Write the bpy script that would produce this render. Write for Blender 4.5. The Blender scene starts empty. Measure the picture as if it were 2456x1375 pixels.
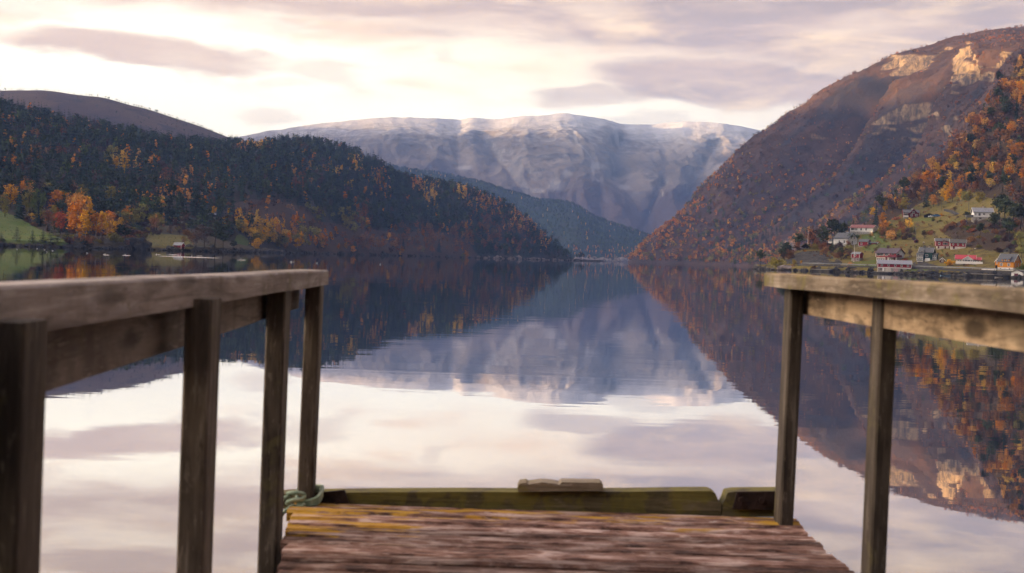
import bpy, bmesh, math, random
import numpy as np
from mathutils import Vector, Matrix
from mathutils.bvhtree import BVHTree

S = bpy.context.scene
COL = S.collection
R = math.radians

# ------------------------------------------------------------------ camera
FPX = 3411.0                       # focal length in photo pixels (50 mm on 36 mm, 2456 px wide)
CX, CY = 1228.0, 687.5
ROLL, PITCH = R(1.8), R(1.176)
CAMZ = 2.0
F_ = Vector((0, math.cos(PITCH), -math.sin(PITCH)))
Z_ = Vector((0, math.sin(PITCH), math.cos(PITCH)))
X_ = Vector((1, 0, 0))
RT = X_ * math.cos(ROLL) + Z_ * math.sin(ROLL)
UP = -X_ * math.sin(ROLL) + Z_ * math.cos(ROLL)
cd = bpy.data.cameras.new('camera')
cam = bpy.data.objects.new('camera', cd)
COL.objects.link(cam)
cd.sensor_width = 36; cd.lens = 50
cd.clip_start = 0.05; cd.clip_end = 60000
cd.dof.use_dof = True; cd.dof.focus_distance = 900; cd.dof.aperture_fstop = 6.7
m = Matrix.Identity(4)
for i in range(3):
    m[i][0] = RT[i]; m[i][1] = UP[i]; m[i][2] = -F_[i]
m[2][3] = CAMZ
cam.matrix_world = m
S.camera = cam

# ------------------------------------------------------------------ render and exposure
S.render.engine = 'CYCLES'
S.view_settings.view_transform = 'Standard'
S.view_settings.look = 'None'
S.view_settings.exposure = 1.72
S.view_settings.gamma = 1.0
S.view_settings.use_curve_mapping = False
cy = S.cycles
cy.use_denoising = True; cy.use_adaptive_sampling = True; cy.adaptive_threshold = 0.02
try:
    cy.denoiser = 'OPENIMAGEDENOISE'
except Exception:
    pass
cy.max_bounces = 4; cy.diffuse_bounces = 1; cy.glossy_bounces = 3; cy.transmission_bounces = 2
cy.volume_bounces = 0; cy.transparent_max_bounces = 4
cy.caustics_reflective = False; cy.caustics_refractive = False
cy.sample_clamp_indirect = 4.0
cy.volume_step_rate = 1.0; cy.volume_max_steps = 64

# ------------------------------------------------------------------ node helper
class NT:
    def __init__(s, tree):
        s.t = tree; tree.nodes.clear()
    def n(s, kind, **kw):
        nd = s.t.nodes.new(kind)
        for k, v in kw.items():
            setattr(nd, k, v)
        return nd
    def put(s, sock, v):
        if v is None:
            return
        if isinstance(v, bpy.types.NodeSocket):
            s.t.links.new(v, sock)
        elif isinstance(v, (tuple, list)):
            if sock.type == 'RGBA' and len(v) == 3:
                v = (*v, 1)
            sock.default_value = v
        else:
            sock.default_value = v
    def m(s, op, a, b=None, c=None, clamp=False):
        nd = s.n('ShaderNodeMath', operation=op, use_clamp=clamp)
        s.put(nd.inputs[0], a); s.put(nd.inputs[1], b); s.put(nd.inputs[2], c)
        return nd.outputs[0]
    def step(s, v, lo, hi, a=0.0, b=1.0, kind='SMOOTHSTEP'):
        nd = s.n('ShaderNodeMapRange', interpolation_type=kind, clamp=True) if kind != 'LINEAR' else s.n('ShaderNodeMapRange')
        for i, x in enumerate((v, lo, hi, a, b)):
            s.put(nd.inputs[i], x)
        return nd.outputs[0]
    def mix(s, f, a, b, mode='MIX'):
        nd = s.n('ShaderNodeMix', data_type='RGBA', blend_type=mode)
        s.put(nd.inputs[0], f); s.put(nd.inputs[6], a); s.put(nd.inputs[7], b)
        return nd.outputs[2]
    def vec(s, x, y, z):
        nd = s.n('ShaderNodeCombineXYZ')
        for i, v in enumerate((x, y, z)):
            s.put(nd.inputs[i], v)
        return nd.outputs[0]
    def sep(s, v):
        nd = s.n('ShaderNodeSeparateXYZ'); s.put(nd.inputs[0], v)
        return nd.outputs
    def scale(s, v, sc):
        nd = s.n('ShaderNodeVectorMath', operation='MULTIPLY')
        s.put(nd.inputs[0], v); s.put(nd.inputs[1], sc if isinstance(sc, (tuple, list)) else (sc, sc, sc))
        return nd.outputs[0]
    def addv(s, a, b):
        nd = s.n('ShaderNodeVectorMath', operation='ADD')
        s.put(nd.inputs[0], a); s.put(nd.inputs[1], b)
        return nd.outputs[0]
    def noise(s, v, scale, detail=4, rough=0.55, dist=0.0):
        nd = s.n('ShaderNodeTexNoise')
        s.put(nd.inputs['Vector'], v); nd.inputs['Scale'].default_value = scale
        nd.inputs['Detail'].default_value = detail; nd.inputs['Roughness'].default_value = rough
        nd.inputs['Distortion'].default_value = dist
        return nd.outputs[0]
    def bump(s, h, strength=0.5, dist=0.1):
        nd = s.n('ShaderNodeBump'); nd.inputs['Strength'].default_value = strength
        nd.inputs['Distance'].default_value = dist; s.put(nd.inputs['Height'], h)
        return nd.outputs[0]

# ------------------------------------------------------------------ sky and sun
SUN_AZ, SUN_EL = -98.0, 4.0        # degrees, azimuth from the view axis (+Y) towards +X
W = bpy.data.worlds.new('World'); S.world = W; W.use_nodes = True
W.cycles.sampling_method = 'MANUAL'; W.cycles.sample_map_resolution = 256
n = NT(W.node_tree)
d = n.sep(n.n('ShaderNodeTexCoord').outputs['Generated'])
az = n.m('MULTIPLY', n.m('ARCTAN2', d[0], d[1]), 57.2958)
el = n.m('MULTIPLY', n.m('ARCSINE', d[2]), 57.2958)
ela = n.m('ABSOLUTE', el)
sky = n.n('ShaderNodeTexSky', sky_type='NISHITA', sun_disc=False)
sky.sun_elevation = R(SUN_EL); sky.sun_rotation = R(SUN_AZ)
sky.air_density = 1.2; sky.dust_density = 2.0
# streaky warp: clouds drawn out along the horizon
den = n.m('ADD', n.m('ABSOLUTE', d[2]), 0.10)
plane = n.vec(n.m('DIVIDE', d[0], den), n.m('DIVIDE', d[1], den), 0.0)
big = n.noise(n.scale(plane, (0.55, 1.0, 1.0)), 1.1, 5, 0.55, 0.3)
st = n.vec(n.m('MULTIPLY', az, 0.16), n.m('MULTIPLY', ela, 0.62), n.m('MULTIPLY', az, 0.02))
w1 = n.m('SUBTRACT', n.noise(st, 1.0, 5, 0.58, 0.4), 0.5)
w2 = n.m('SUBTRACT', n.noise(n.addv(st, (7.3, 2.1, 4.4)), 0.8, 4, 0.55, 0.2), 0.5)
fine = n.noise(n.addv(n.scale(st, (1.2, 1.9, 1.0)), (3.0, 9.0, 1.0)), 1.0, 5, 0.55, 0.4)
elw = n.m('ADD', ela, n.m('MULTIPLY', w1, 2.2))
azw = n.m('ADD', az, n.m('MULTIPLY', w2, 7.0))
def blob(a, e, wa, we, dens, tilt=0.0, sharp=(0.15, 0.95)):
    da = n.m('SUBTRACT', azw, a)
    de = n.m('SUBTRACT', n.m('SUBTRACT', elw, e), n.m('MULTIPLY', da, tilt))
    q = n.m('ADD', n.m('POWER', n.m('ABSOLUTE', n.m('DIVIDE', da, wa)), 2.0), n.m('POWER', n.m('ABSOLUTE', n.m('DIVIDE', de, we)), 2.0))
    return n.m('MULTIPLY', n.step(q, 1.25, 0.25), dens)
blobs = [(-15.0, 7.5, 5.8, 0.75, 1.0, -0.06), (-8.0, 7.0, 2.2, 0.5, 0.5, -0.1), (-10.2, 5.4, 1.7, 0.4, 0.45, -0.1),
         (-9.5, 6.5, 1.2, 0.25, 0.3, 0.0), (9.0, 7.2, 6.5, 1.15, 1.0, -0.02), (3.0, 6.45, 3.4, 0.5, 0.7, 0.03), (5.6, 5.6, 2.6, 0.35, 0.45, 0.0),
         (10.5, 5.7, 3.5, 0.4, 0.35, 0.0), (-19.0, 9.2, 2.4, 1.0, 0.6, 0.0), (-3.2, 8.0, 0.7, 0.3, 0.3, -0.3),
         (-34.0, 7.0, 6.0, 0.8, 0.6, 0.02), (34.0, 6.0, 8.0, 0.9, 0.6, 0.02)]
cloud = None
for b in blobs:
    v = blob(*b)
    cloud = v if cloud is None else n.m('MAXIMUM', cloud, v)
edge = n.m('SUBTRACT', n.m('ADD', elw, n.m('MULTIPLY', n.step(az, -6.0, 16.0), 1.1)), n.m('MULTIPLY', n.m('SUBTRACT', big, 0.5), 2.2))
deck = n.m('MULTIPLY', n.step(edge, 7.9, 9.5), n.step(fine, 0.22, 0.62, 0.74, 1.0))
deck = n.m('MULTIPLY', deck, n.step(n.m('ADD', ela, n.m('MULTIPLY', n.m('SUBTRACT', big, 0.5), 30.0)), 16.0, 40.0, 1.0, 0.35))
veil = n.m('MULTIPLY', n.m('MULTIPLY', n.step(az, 1.0, 15.0), n.step(elw, 4.2, 7.6)), 0.75)
cover = n.m('MAXIMUM', n.m('MAXIMUM', cloud, deck), veil)
cover = n.m('MULTIPLY', cover, n.step(fine, 0.2, 0.7, 0.84, 1.04), clamp=True)
# bright warm gap low in the sky towards the sun side, thinner light elsewhere
side = n.m('COSINE', n.m('MULTIPLY', n.m('ADD', az, 22.0), 0.01745))
glow = n.mix(n.step(ela, 8.0, 50.0), n.step(side, -0.5, 0.95, 0.20, 1.02, 'LINEAR'), (1.0, 1.0, 1.0))
dim = n.step(side, -0.5, 0.85, 0.32, 1.0, 'LINEAR')
clear = n.mix(n.step(ela, 8.0, 34.0), (0.74, 0.65, 0.49), (0.28, 0.335, 0.49))
clear = n.mix(n.m('MULTIPLY', n.m('MULTIPLY', n.step(elw, 5.2, 7.6), n.step(az, -16.0, 6.0)), 0.75), clear, (0.58, 0.42, 0.285))
band = n.m('MULTIPLY', n.m('MULTIPLY', n.step(w1, -0.02, 0.12), n.step(fine, 0.36, 0.58)), n.m('MULTIPLY', n.step(ela, 5.6, 7.4), n.step(ela, 30.0, 12.0)))
clear = n.mix(n.m('MULTIPLY', band, 0.8), clear, (0.60, 0.40, 0.25))
cm = n.n('ShaderNodeVectorMath', operation='SCALE'); n.put(cm.inputs[0], clear); n.put(cm.inputs[3], glow)
lilac = n.mix(n.step(az, -14.0, 14.0), (0.40, 0.27, 0.195), (0.30, 0.197, 0.162))
lilac = n.mix(n.m('MULTIPLY', n.step(fine, 0.35, 0.7), n.step(az, -14.0, 8.0, 0.15, 1.0)), lilac, (0.225, 0.160, 0.152))
lilac = n.mix(n.step(w1, -0.02, 0.2), lilac, (0.50, 0.345, 0.22))
dim = n.m('MULTIPLY', dim, n.step(n.m('ADD', ela, n.m('MULTIPLY', w2, 5.0)), 8.6, 12.2, 1.04, 0.80))
dm = n.n('ShaderNodeVectorMath', operation='SCALE'); n.put(dm.inputs[0], lilac); n.put(dm.inputs[3], dim)
col = n.mix(cover, cm.outputs[0], dm.outputs[0])
# the low sun itself is out of frame on the left: the sky is brightest round it
sunv = (math.sin(R(SUN_AZ + 8)), math.cos(R(SUN_AZ + 8)), 0.18)
dp = n.n('ShaderNodeVectorMath', operation='DOT_PRODUCT'); n.put(dp.inputs[0], n.vec(d[0], d[1], d[2])); dp.inputs[1].default_value = Vector(sunv).normalized()
halo = n.m('MULTIPLY', n.m('POWER', n.m('MAXIMUM', dp.outputs['Value'], 0.0), 6.0), 4.2)
hv = n.n('ShaderNodeVectorMath', operation='SCALE'); hv.inputs[0].default_value = (1.0, 0.80, 0.58); n.put(hv.inputs[3], halo)
col = n.addv(col, hv.outputs[0])
b1 = n.n('ShaderNodeBackground'); n.put(b1.inputs[0], sky.outputs[0]); b1.inputs[1].default_value = 0.10
b2 = n.n('ShaderNodeBackground'); n.put(b2.inputs[0], col); b2.inputs[1].default_value = 1.0
mx = n.n('ShaderNodeMixShader'); mx.inputs[0].default_value = 0.86
n.t.links.new(b1.outputs[0], mx.inputs[1]); n.t.links.new(b2.outputs[0], mx.inputs[2])
n.t.links.new(mx.outputs[0], n.n('ShaderNodeOutputWorld').inputs[0])

sl = bpy.data.lights.new('sun', 'SUN'); sl.energy = 5.0; sl.angle = R(0.5); sl.color = (1.0, 0.60, 0.22)
sun = bpy.data.objects.new('sun', sl); COL.objects.link(sun)
sd = Vector((math.sin(R(SUN_AZ)) * math.cos(R(SUN_EL)), math.cos(R(SUN_AZ)) * math.cos(R(SUN_EL)), math.sin(R(SUN_EL))))
sun.rotation_euler = (-sd).to_track_quat('-Z', 'Y').to_euler()
sun.location = (-40, 10, 60)

# ------------------------------------------------------------------ geometry helpers
def hor(px):
    return 617.5 + math.tan(ROLL) * (px - CX)
def P(px, py, Y):
    """world point seen at photo pixel (px, py) whose distance along +Y is Y"""
    d = F_ * FPX + RT * (px - CX) + UP * (CY - py)
    k = Y / d.y
    return Vector((d.x * k, Y, CAMZ + d.z * k))
def ray(px, py):
    return (F_ * FPX + RT * (px - CX) + UP * (CY - py)).normalized()
_F = np.array(F_); _R = np.array(RT); _U = np.array(UP)
def proj(p):
    p = np.asarray(p, float) - np.array((0, 0, CAMZ))
    dd = p @ _F
    return CX + FPX * (p @ _R) / dd, CY - FPX * (p @ _U) / dd

def _hash(ix, iy, iz, seed):
    h = (ix.astype(np.int64) * 374761393 + iy.astype(np.int64) * 668265263 + iz.astype(np.int64) * 2147483647 + seed * 974634353) & 0xFFFFFFFF
    h = ((h ^ (h >> 13)) * 1274126177) & 0xFFFFFFFF
    h = h ^ (h >> 16)
    return (h & 0xFFFF) / 65535.0
def vnoise(x, y, z, seed=0):
    ix, iy, iz = np.floor(x), np.floor(y), np.floor(z)
    fx, fy, fz = x - ix, y - iy, z - iz
    fx = fx * fx * fx * (fx * (fx * 6 - 15) + 10); fy = fy * fy * fy * (fy * (fy * 6 - 15) + 10); fz = fz * fz * fz * (fz * (fz * 6 - 15) + 10)
    o = 0
    for a in (0, 1):
        for b in (0, 1):
            for c in (0, 1):
                o = o + _hash(ix + a, iy + b, iz + c, seed) * (fx if a else 1 - fx) * (fy if b else 1 - fy) * (fz if c else 1 - fz)
    return o
def fbm(x, y, z, sc, octv=5, seed=0, ridged=False, gain=0.5):
    s = 0; a = 1.0; t = 0
    x = np.asarray(x, float) / sc; y = np.asarray(y, float) / sc; z = np.asarray(z, float) / sc
    for o in range(octv):
        v = vnoise(x, y, z, seed + o * 17)
        if ridged:
            v = 1 - abs(2 * v - 1)
            v = v * v
        s = s + a * v; t += a
        x, y, z = x * 2.03 + 3.1, y * 2.03 + 1.7, z * 2.03 + 5.3
        a *= gain
    return s / t * 2 - 1
def sstep(a, b, x):
    t = np.clip((x - a) / (b - a), 0, 1)
    return t * t * (3 - 2 * t)

def setp(o, label=None, cat=None, group=None, kind=None):
    if label: o['label'] = label
    if cat: o['category'] = cat
    if group: o['group'] = group
    if kind: o['kind'] = kind
    return o
def link(name, me, mat=None, parent=None):
    if mat is not None and not me.materials:
        me.materials.append(mat)
    o = bpy.data.objects.new(name, me); COL.objects.link(o)
    if parent is not None:
        o.parent = parent
    return o
def mesh(name, verts, faces, smooth=False):
    me = bpy.data.meshes.new(name)
    me.from_pydata([tuple(v) for v in verts], [], [tuple(f) for f in faces])
    me.update()
    if smooth:
        me.shade_smooth()
    return me
def empty(name, loc=(0, 0, 0), rz=0.0, sc=1.0):
    e = bpy.data.objects.new(name, None); COL.objects.link(e)
    e.empty_display_size = 0.2
    e.location = loc; e.rotation_euler = (0, 0, rz); e.scale = (sc, sc, sc)
    return e
class MB:
    """collects simple solids into one mesh"""
    def __init__(s):
        s.v = []; s.f = []
    def add(s, vs, fs):
        k = len(s.v); s.v += [tuple(v) for v in vs]; s.f += [tuple(i + k for i in f) for f in fs]
        return s
    def box(s, x0, x1, y0, y1, z0, z1):
        return s.hexa([(x0, y0, z0), (x1, y0, z0), (x1, y1, z0), (x0, y1, z0), (x0, y0, z1), (x1, y0, z1), (x1, y1, z1), (x0, y1, z1)])
    def hexa(s, c):
        return s.add(c, [(0, 3, 2, 1), (4, 5, 6, 7), (0, 1, 5, 4), (1, 2, 6, 5), (2, 3, 7, 6), (3, 0, 4, 7)])
    def tube(s, pts, rad, k=8, caps=True):
        pts = [Vector(p) for p in pts]
        rad = rad if isinstance(rad, (list, tuple)) else [rad] * len(pts)
        rings = []; ref = None
        for i, p in enumerate(pts):
            t = (pts[min(i + 1, len(pts) - 1)] - pts[max(i - 1, 0)]).normalized()
            if ref is None:
                ref = t.orthogonal().normalized()
            ref = (ref - t * ref.dot(t)).normalized()
            b = t.cross(ref)
            rings.append([p + (ref * math.cos(2 * math.pi * j / k) + b * math.sin(2 * math.pi * j / k)) * rad[i] for j in range(k)])
        vs = [v for r in rings for v in r]; fs = []
        for i in range(len(rings) - 1):
            for j in range(k):
                fs.append((i * k + j, i * k + (j + 1) % k, (i + 1) * k + (j + 1) % k, (i + 1) * k + j))
        if caps:
            fs.append(tuple(range(k))[::-1]); fs.append(tuple((len(rings) - 1) * k + j for j in range(k)))
        return s.add(vs, fs)
    def mesh(s, name, smooth=False):
        return mesh(name, s.v, s.f, smooth)
    def build(s, name, mat, parent=None, smooth=False):
        return link(name, s.mesh(name, smooth), mat, parent)

# ------------------------------------------------------------------ materials
def material(name):
    mt = bpy.data.materials.new(name); mt.use_nodes = True
    return mt, NT(mt.node_tree)
def finish(n, color, rough=0.9, normal=None, spec=0.2, metal=0.0):
    b = n.n('ShaderNodeBsdfPrincipled')
    n.put(b.inputs['Base Color'], color); n.put(b.inputs['Roughness'], rough); n.put(b.inputs['Normal'], normal)
    b.inputs['Specular IOR Level'].default_value = spec; b.inputs['Metallic'].default_value = metal
    n.t.links.new(b.outputs[0], n.n('ShaderNodeOutputMaterial').inputs[0])
    return b
def hsv(n, c, h=0.5, s=1.0, v=1.0):
    nd = n.n('ShaderNodeHueSaturation')
    n.put(nd.inputs['Hue'], h); n.put(nd.inputs['Saturation'], s); n.put(nd.inputs['Value'], v); n.put(nd.inputs['Color'], c)
    return nd.outputs[0]
def plain(name, color, rough=0.7, spec=0.3, var=0.12, scale=3.0, metal=0.0, bump=0.0):
    mt, n = material(name)
    pos = n.n('ShaderNodeNewGeometry').outputs['Position']
    rnd = n.n('ShaderNodeObjectInfo').outputs['Random']
    nz = n.noise(pos, scale, 4)
    v = n.m('ADD', n.step(nz, 0.3, 0.7, 1 - var, 1 + var, 'LINEAR'), n.step(rnd, 0, 1, -var * 0.4, var * 0.4, 'LINEAR'))
    finish(n, hsv(n, color, v=v), rough, n.bump(nz, bump, 0.05) if bump else None, spec, metal)
    return mt
def foliage(name, color, dv=0.35, dh=0.02, ds=0.1):
    mt, n = material(name)
    rnd = n.n('ShaderNodeObjectInfo').outputs['Random']
    r2 = n.m('FRACT', n.m('MULTIPLY', rnd, 17.31))
    pos = n.n('ShaderNodeNewGeometry').outputs['Position']
    nz = n.noise(pos, 0.45, 3)
    v = n.m('MULTIPLY', n.step(rnd, 0, 1, 1 - dv, 1 + dv, 'LINEAR'), n.step(nz, 0.3, 0.7, 0.72, 1.28, 'LINEAR'))
    h = n.step(r2, 0, 1, 0.5 - dh, 0.5 + dh, 'LINEAR')
    finish(n, hsv(n, color, h, n.step(r2, 0, 1, 1 + ds, 1 - ds, 'LINEAR'), v), 0.9, None, 0.1)
    return mt
def terrain_mat(name, c1, c2, c3, s1, s2, rock=None, rock_at=(0.55, 0.75), rock_attr=0.0, heath=None, zone=None, snow=None, rs=1.0, bump=(0.6, 4.0), zone2=None):
    mt, n = material(name)
    g = n.n('ShaderNodeNewGeometry'); pos = g.outputs['Position']; nrm = n.sep(g.outputs['Normal'])
    a = n.noise(pos, s1, 6, 0.6, 0.3); b = n.noise(n.addv(pos, (311., 77., 12.)), s2, 6, 0.62, 0.4)
    c = n.mix(n.step(a, 0.38, 0.62), c1, c2)
    c = n.mix(n.step(b, 0.5, 0.68), c, c3)
    if zone is not None and heath is None:
        zf = n.n('ShaderNodeAttribute', attribute_name='zone').outputs['Fac']
        z = n.step(n.m('ADD', zf, n.m('MULTIPLY', n.m('SUBTRACT', b, 0.5), 0.7)), 0.42, 0.58)
        c = n.mix(z, c, n.mix(n.step(a, 0.35, 0.65), zone[0], zone[1]))
    if zone2 is not None:
        zf = n.n('ShaderNodeAttribute', attribute_name='zone2').outputs['Fac']
        z = n.step(n.m('ADD', zf, n.m('MULTIPLY', n.m('SUBTRACT', b, 0.5), 0.7)), 0.42, 0.58)
        c = n.mix(z, c, n.mix(n.step(a, 0.35, 0.65), zone2[0], zone2[1]))
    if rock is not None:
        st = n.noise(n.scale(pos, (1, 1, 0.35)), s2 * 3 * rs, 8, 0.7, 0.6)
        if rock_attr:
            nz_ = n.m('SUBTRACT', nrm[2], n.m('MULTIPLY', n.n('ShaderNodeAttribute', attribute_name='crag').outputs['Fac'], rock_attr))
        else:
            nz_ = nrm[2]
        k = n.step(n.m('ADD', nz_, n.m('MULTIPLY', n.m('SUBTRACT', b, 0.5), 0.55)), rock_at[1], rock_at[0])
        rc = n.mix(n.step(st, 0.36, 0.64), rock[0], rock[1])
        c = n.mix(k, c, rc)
    if heath is not None:
        hq = n.m('ADD', n.sep(pos)[2], n.m('MULTIPLY', n.m('SUBTRACT', a, 0.5), heath[2]))
        c = n.mix(n.m('MULTIPLY', n.step(hq, heath[1], heath[0]), heath[4]), c, heath[3])
    if zone is not None and heath is not None:
        zf = n.n('ShaderNodeAttribute', attribute_name='zone').outputs['Fac']
        c = n.mix(n.m('MULTIPLY', n.step(n.m('ADD', zf, n.m('MULTIPLY', n.m('SUBTRACT', b, 0.5), 0.8)), 0.45, 0.75), 0.7), c, zone[1])
    if snow is not None:
        hz = n.sep(pos)[2]
        q = n.m('ADD', hz, n.m('MULTIPLY', n.m('SUBTRACT', n.noise(n.scale(pos, (0.8, 0.8, 2.2)), snow[2], 9, 0.72, 0.8), 0.5), snow[3]))
        q = n.m('ADD', q, n.m('MULTIPLY', n.m('SUBTRACT', nrm[2], 0.6), snow[3] * 0.5))
        c = n.mix(n.m('MULTIPLY', n.step(q, snow[0], snow[1]), snow[4]), c, (0.66, 0.66, 0.70))
    h = n.m('ADD', a, n.m('MULTIPLY', n.noise(pos, s2 * 5, 8, 0.7), 0.6))
    finish(n, c, 0.95, n.bump(h, *bump), 0.08)
    return mt
# ------------------------------------------------------------------ terrain
def grid_object(name, V, mat, zones=(), kind='structure', smooth=True):
    nu, nv = V.shape[:2]
    idx = np.arange(nu * nv).reshape(nu, nv)
    q = np.stack([idx[:-1, :-1], idx[1:, :-1], idx[1:, 1:], idx[:-1, 1:]], -1).reshape(-1, 4)
    me = bpy.data.meshes.new(name)
    me.vertices.add(nu * nv); me.vertices.foreach_set('co', V.reshape(-1).astype(np.float32))
    me.loops.add(q.size); me.loops.foreach_set('vertex_index', q.reshape(-1).astype(np.int32))
    me.polygons.add(len(q)); me.polygons.foreach_set('loop_start', (np.arange(len(q)) * 4).astype(np.int32))
    me.update(calc_edges=True); me.validate()
    for nm, z in zones:
        at = me.attributes.new(nm, 'FLOAT', 'POINT'); at.data.foreach_set('value', z.reshape(-1).astype(np.float32))
    if smooth:
        me.shade_smooth()
    o = link(name, me, mat)
    o['kind'] = kind
    o.data['q'] = 1
    return o
def bvh(V):
    nu, nv = V.shape[:2]
    idx = np.arange(nu * nv).reshape(nu, nv)
    q = np.stack([idx[:-1, :-1], idx[1:, :-1], idx[1:, 1:], idx[:-1, 1:]], -1).reshape(-1, 4)
    return BVHTree.FromPolygons([tuple(v) for v in V.reshape(-1, 3)], [tuple(int(i) for i in f) for f in q])
def curve(pts, xs):
    pts = np.array(pts, float)
    out = [np.interp(xs, pts[:, 0], pts[:, k]) for k in range(1, pts.shape[1])]
    w = np.array([1, 2, 3, 2, 1.0]); w /= w.sum()
    return [np.convolve(np.pad(o, 2, 'edge'), w, 'valid') for o in out]
def loft(shore, ridge, px0, px1, nu, nv, prof, back=(600, 14), amp=6.0, sc=120.0, ridgeamp=0.4, seed=1, bank=0.0, ridged=False, oct=6, tpow=1.0):
    us = np.linspace(px0, px1, nu)
    sY, = curve(shore, us); rp, rY = curve(ridge, us)
    Sx = np.array([P(u, hor(u), y)[:] for u, y in zip(us, sY)]); Sx[:, 2] = 0
    Rg = np.array([P(u, p, y)[:] for u, p, y in zip(us, rp, rY)])
    Rg[:, 2] = np.maximum(Rg[:, 2], 0.5)
    t = np.concatenate([[-0.06, -0.015], np.linspace(0, 1, nv) ** tpow])
    T = t[None, :]
    V = np.zeros((nu, len(t), 3))
    V[..., :2] = Sx[:, None, :2] + (Rg - Sx)[:, None, :2] * T[..., None]
    z = Rg[:, None, 2] * prof(np.clip(T, 0, 1)) + bank * sstep(0.0, 0.02, T) * (1 - T)
    z = np.where(T < 0, T * 60, z)
    nz = fbm(V[..., 0], V[..., 1], z * 0.5, sc, oct, seed, ridged)
    env = sstep(0, 0.12, T) * (1 - (1 - ridgeamp) * sstep(0.75, 1.0, T))
    V[..., 2] = z + nz * amp * env
    dr = (Rg - Sx)[:, :2]; dr /= np.linalg.norm(dr, axis=1)[:, None]
    nb = back[1]; last = V[:, -1, :]
    Bk = np.zeros((nu, nb, 3))
    for k in range(nb):
        f = (k + 1) / nb
        Bk[:, k, :2] = last[:, :2] + dr * back[0] * f
        Bk[:, k, 2] = last[:, 2] * (1 - f ** 1.6) - 6 * f
    V = np.concatenate([V, Bk], 1)
    return V, len(t)

def inpoly(px, py, poly):
    c = np.zeros(px.shape, bool); j = len(poly) - 1
    for i in range(len(poly)):
        xi, yi = poly[i]; xj, yj = poly[j]
        c ^= ((yi > py) != (yj > py)) & (px < (xj - xi) * (py - yi) / (yj - yi + 1e-9) + xi)
        j = i
    return c
def blur(z, k=2):
    for _ in range(k):
        z = (z + np.roll(z, 1, 0) + np.roll(z, -1, 0) + np.roll(z, 1, 1) + np.roll(z, -1, 1)) / 5
    return z

# far snow-dusted mountain
FAR_R = [(300, 375, 6400), (540, 335, 6400), (600, 325, 6300), (700, 305, 6200), (800, 292, 6150), (900, 282, 6100), (960, 281, 6100), (1050, 284, 6100), (1100, 290, 6150), (1130, 283, 6100),
         (1180, 287, 6100), (1260, 278, 6000), (1340, 272, 6000), (1400, 277, 6000), (1450, 284, 6050), (1500, 296, 6200), (1560, 298, 6300), (1600, 297, 6300), (1640, 292, 6200),
         (1690, 295, 6150), (1740, 296, 6100), (1790, 305, 6150), (1830, 313, 6200), (1900, 330, 6300), (2300, 380, 6500)]
V_far, k_far = loft([(300, 4900), (1300, 4900), (2300, 4900)], FAR_R, 300, 2300, 420, 190, lambda t: 0.62 * t ** 1.0 + 0.38 * np.sin(t * math.pi / 2) ** 0.8, (1500, 10), 0.0, 900, seed=4)
# valleys, buttresses and ledges on the far face
t_ = np.linspace(0, 1, V_far.shape[1])[None, :]
env = sstep(0.02, 0.25, t_) * (1 - 0.86 * sstep(0.66, 0.88, t_))
px_f, py_f = proj(V_far)
gul = np.zeros(px_f.shape)
for (x0, y0, x1, y1, w, dp) in [(1150, 330, 1330, 560, 26, 55), (1500, 310, 1480, 420, 34, 70), (1480, 420, 1570, 560, 20, 30), (1590, 440, 1545, 560, 12, 34), (1740, 320, 1660, 470, 30, 60), (980, 320, 1120, 420, 30, 25), (1440, 460, 1450, 560, 16, 26)]:
    vx, vy = x1 - x0, y1 - y0; L2 = vx * vx + vy * vy
    s = np.clip(((px_f - x0) * vx + (py_f - y0) * vy) / L2, 0, 1)
    dd = np.hypot(px_f - x0 - s * vx, py_f - y0 - s * vy)
    gul += dp * np.exp(-(dd / w) ** 1.5)
skew = V_far[..., 0] + V_far[..., 2] * 0.5 + 200 * fbm(V_far[..., 0], V_far[..., 2], V_far[..., 2] * 0, 600, 3, 19)
big = fbm(skew, V_far[..., 2] * 0.7, V_far[..., 1] * 0.3, 620, 6, 9, True, 0.5)
sm = fbm(skew * 1.0, V_far[..., 2] * 0.8, V_far[..., 1] * .4, 150, 6, 21, True, 0.6)
V_far[..., 1] += (gul * 2.0 - big * 70 - sm * 26) * env
V_far[..., 2] += (sm * 9 + big * 18) * env + 9 * fbm(V_far[..., 0], V_far[..., 1], V_far[..., 0] * 0, 110, 5, 27) * sstep(.5, .8, t_)
scree = np.clip(gul / 60, 0, 1) ** 2
for (x0, y0, x1, y1) in [(1150, 335, 1335, 565), (1740, 330, 1665, 460), (1590, 445, 1560, 540), (1480, 430, 1560, 560), (1000, 330, 1100, 400), (1200, 300, 1260, 400), (1380, 320, 1440, 440)]:
    vx, vy = x1 - x0, y1 - y0; L2 = vx * vx + vy * vy
    s = np.clip(((px_f - x0) * vx + (py_f - y0) * vy) / L2, 0, 1)
    scree = np.maximum(scree * .4, np.exp(-(np.hypot(px_f - x0 - s * vx + 9 * np.sin(s * 9), py_f - y0 - s * vy) / 7.0) ** 2) * .9)
for (x0, y0, rx, ry) in [(1330, 440, 40, 24), (1360, 420, 26, 18), (1290, 455, 30, 14), (1440, 400, 40, 16), (1110, 400, 40, 10), (1500, 450, 30, 14), (1602, 437, 5, 12), (1589, 470, 4, 12), (1562, 512, 4, 9)]:
    scree = np.maximum(scree, np.exp(-((px_f - x0) / rx) ** 2 - ((py_f - y0) / ry) ** 2) * .75)
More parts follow.
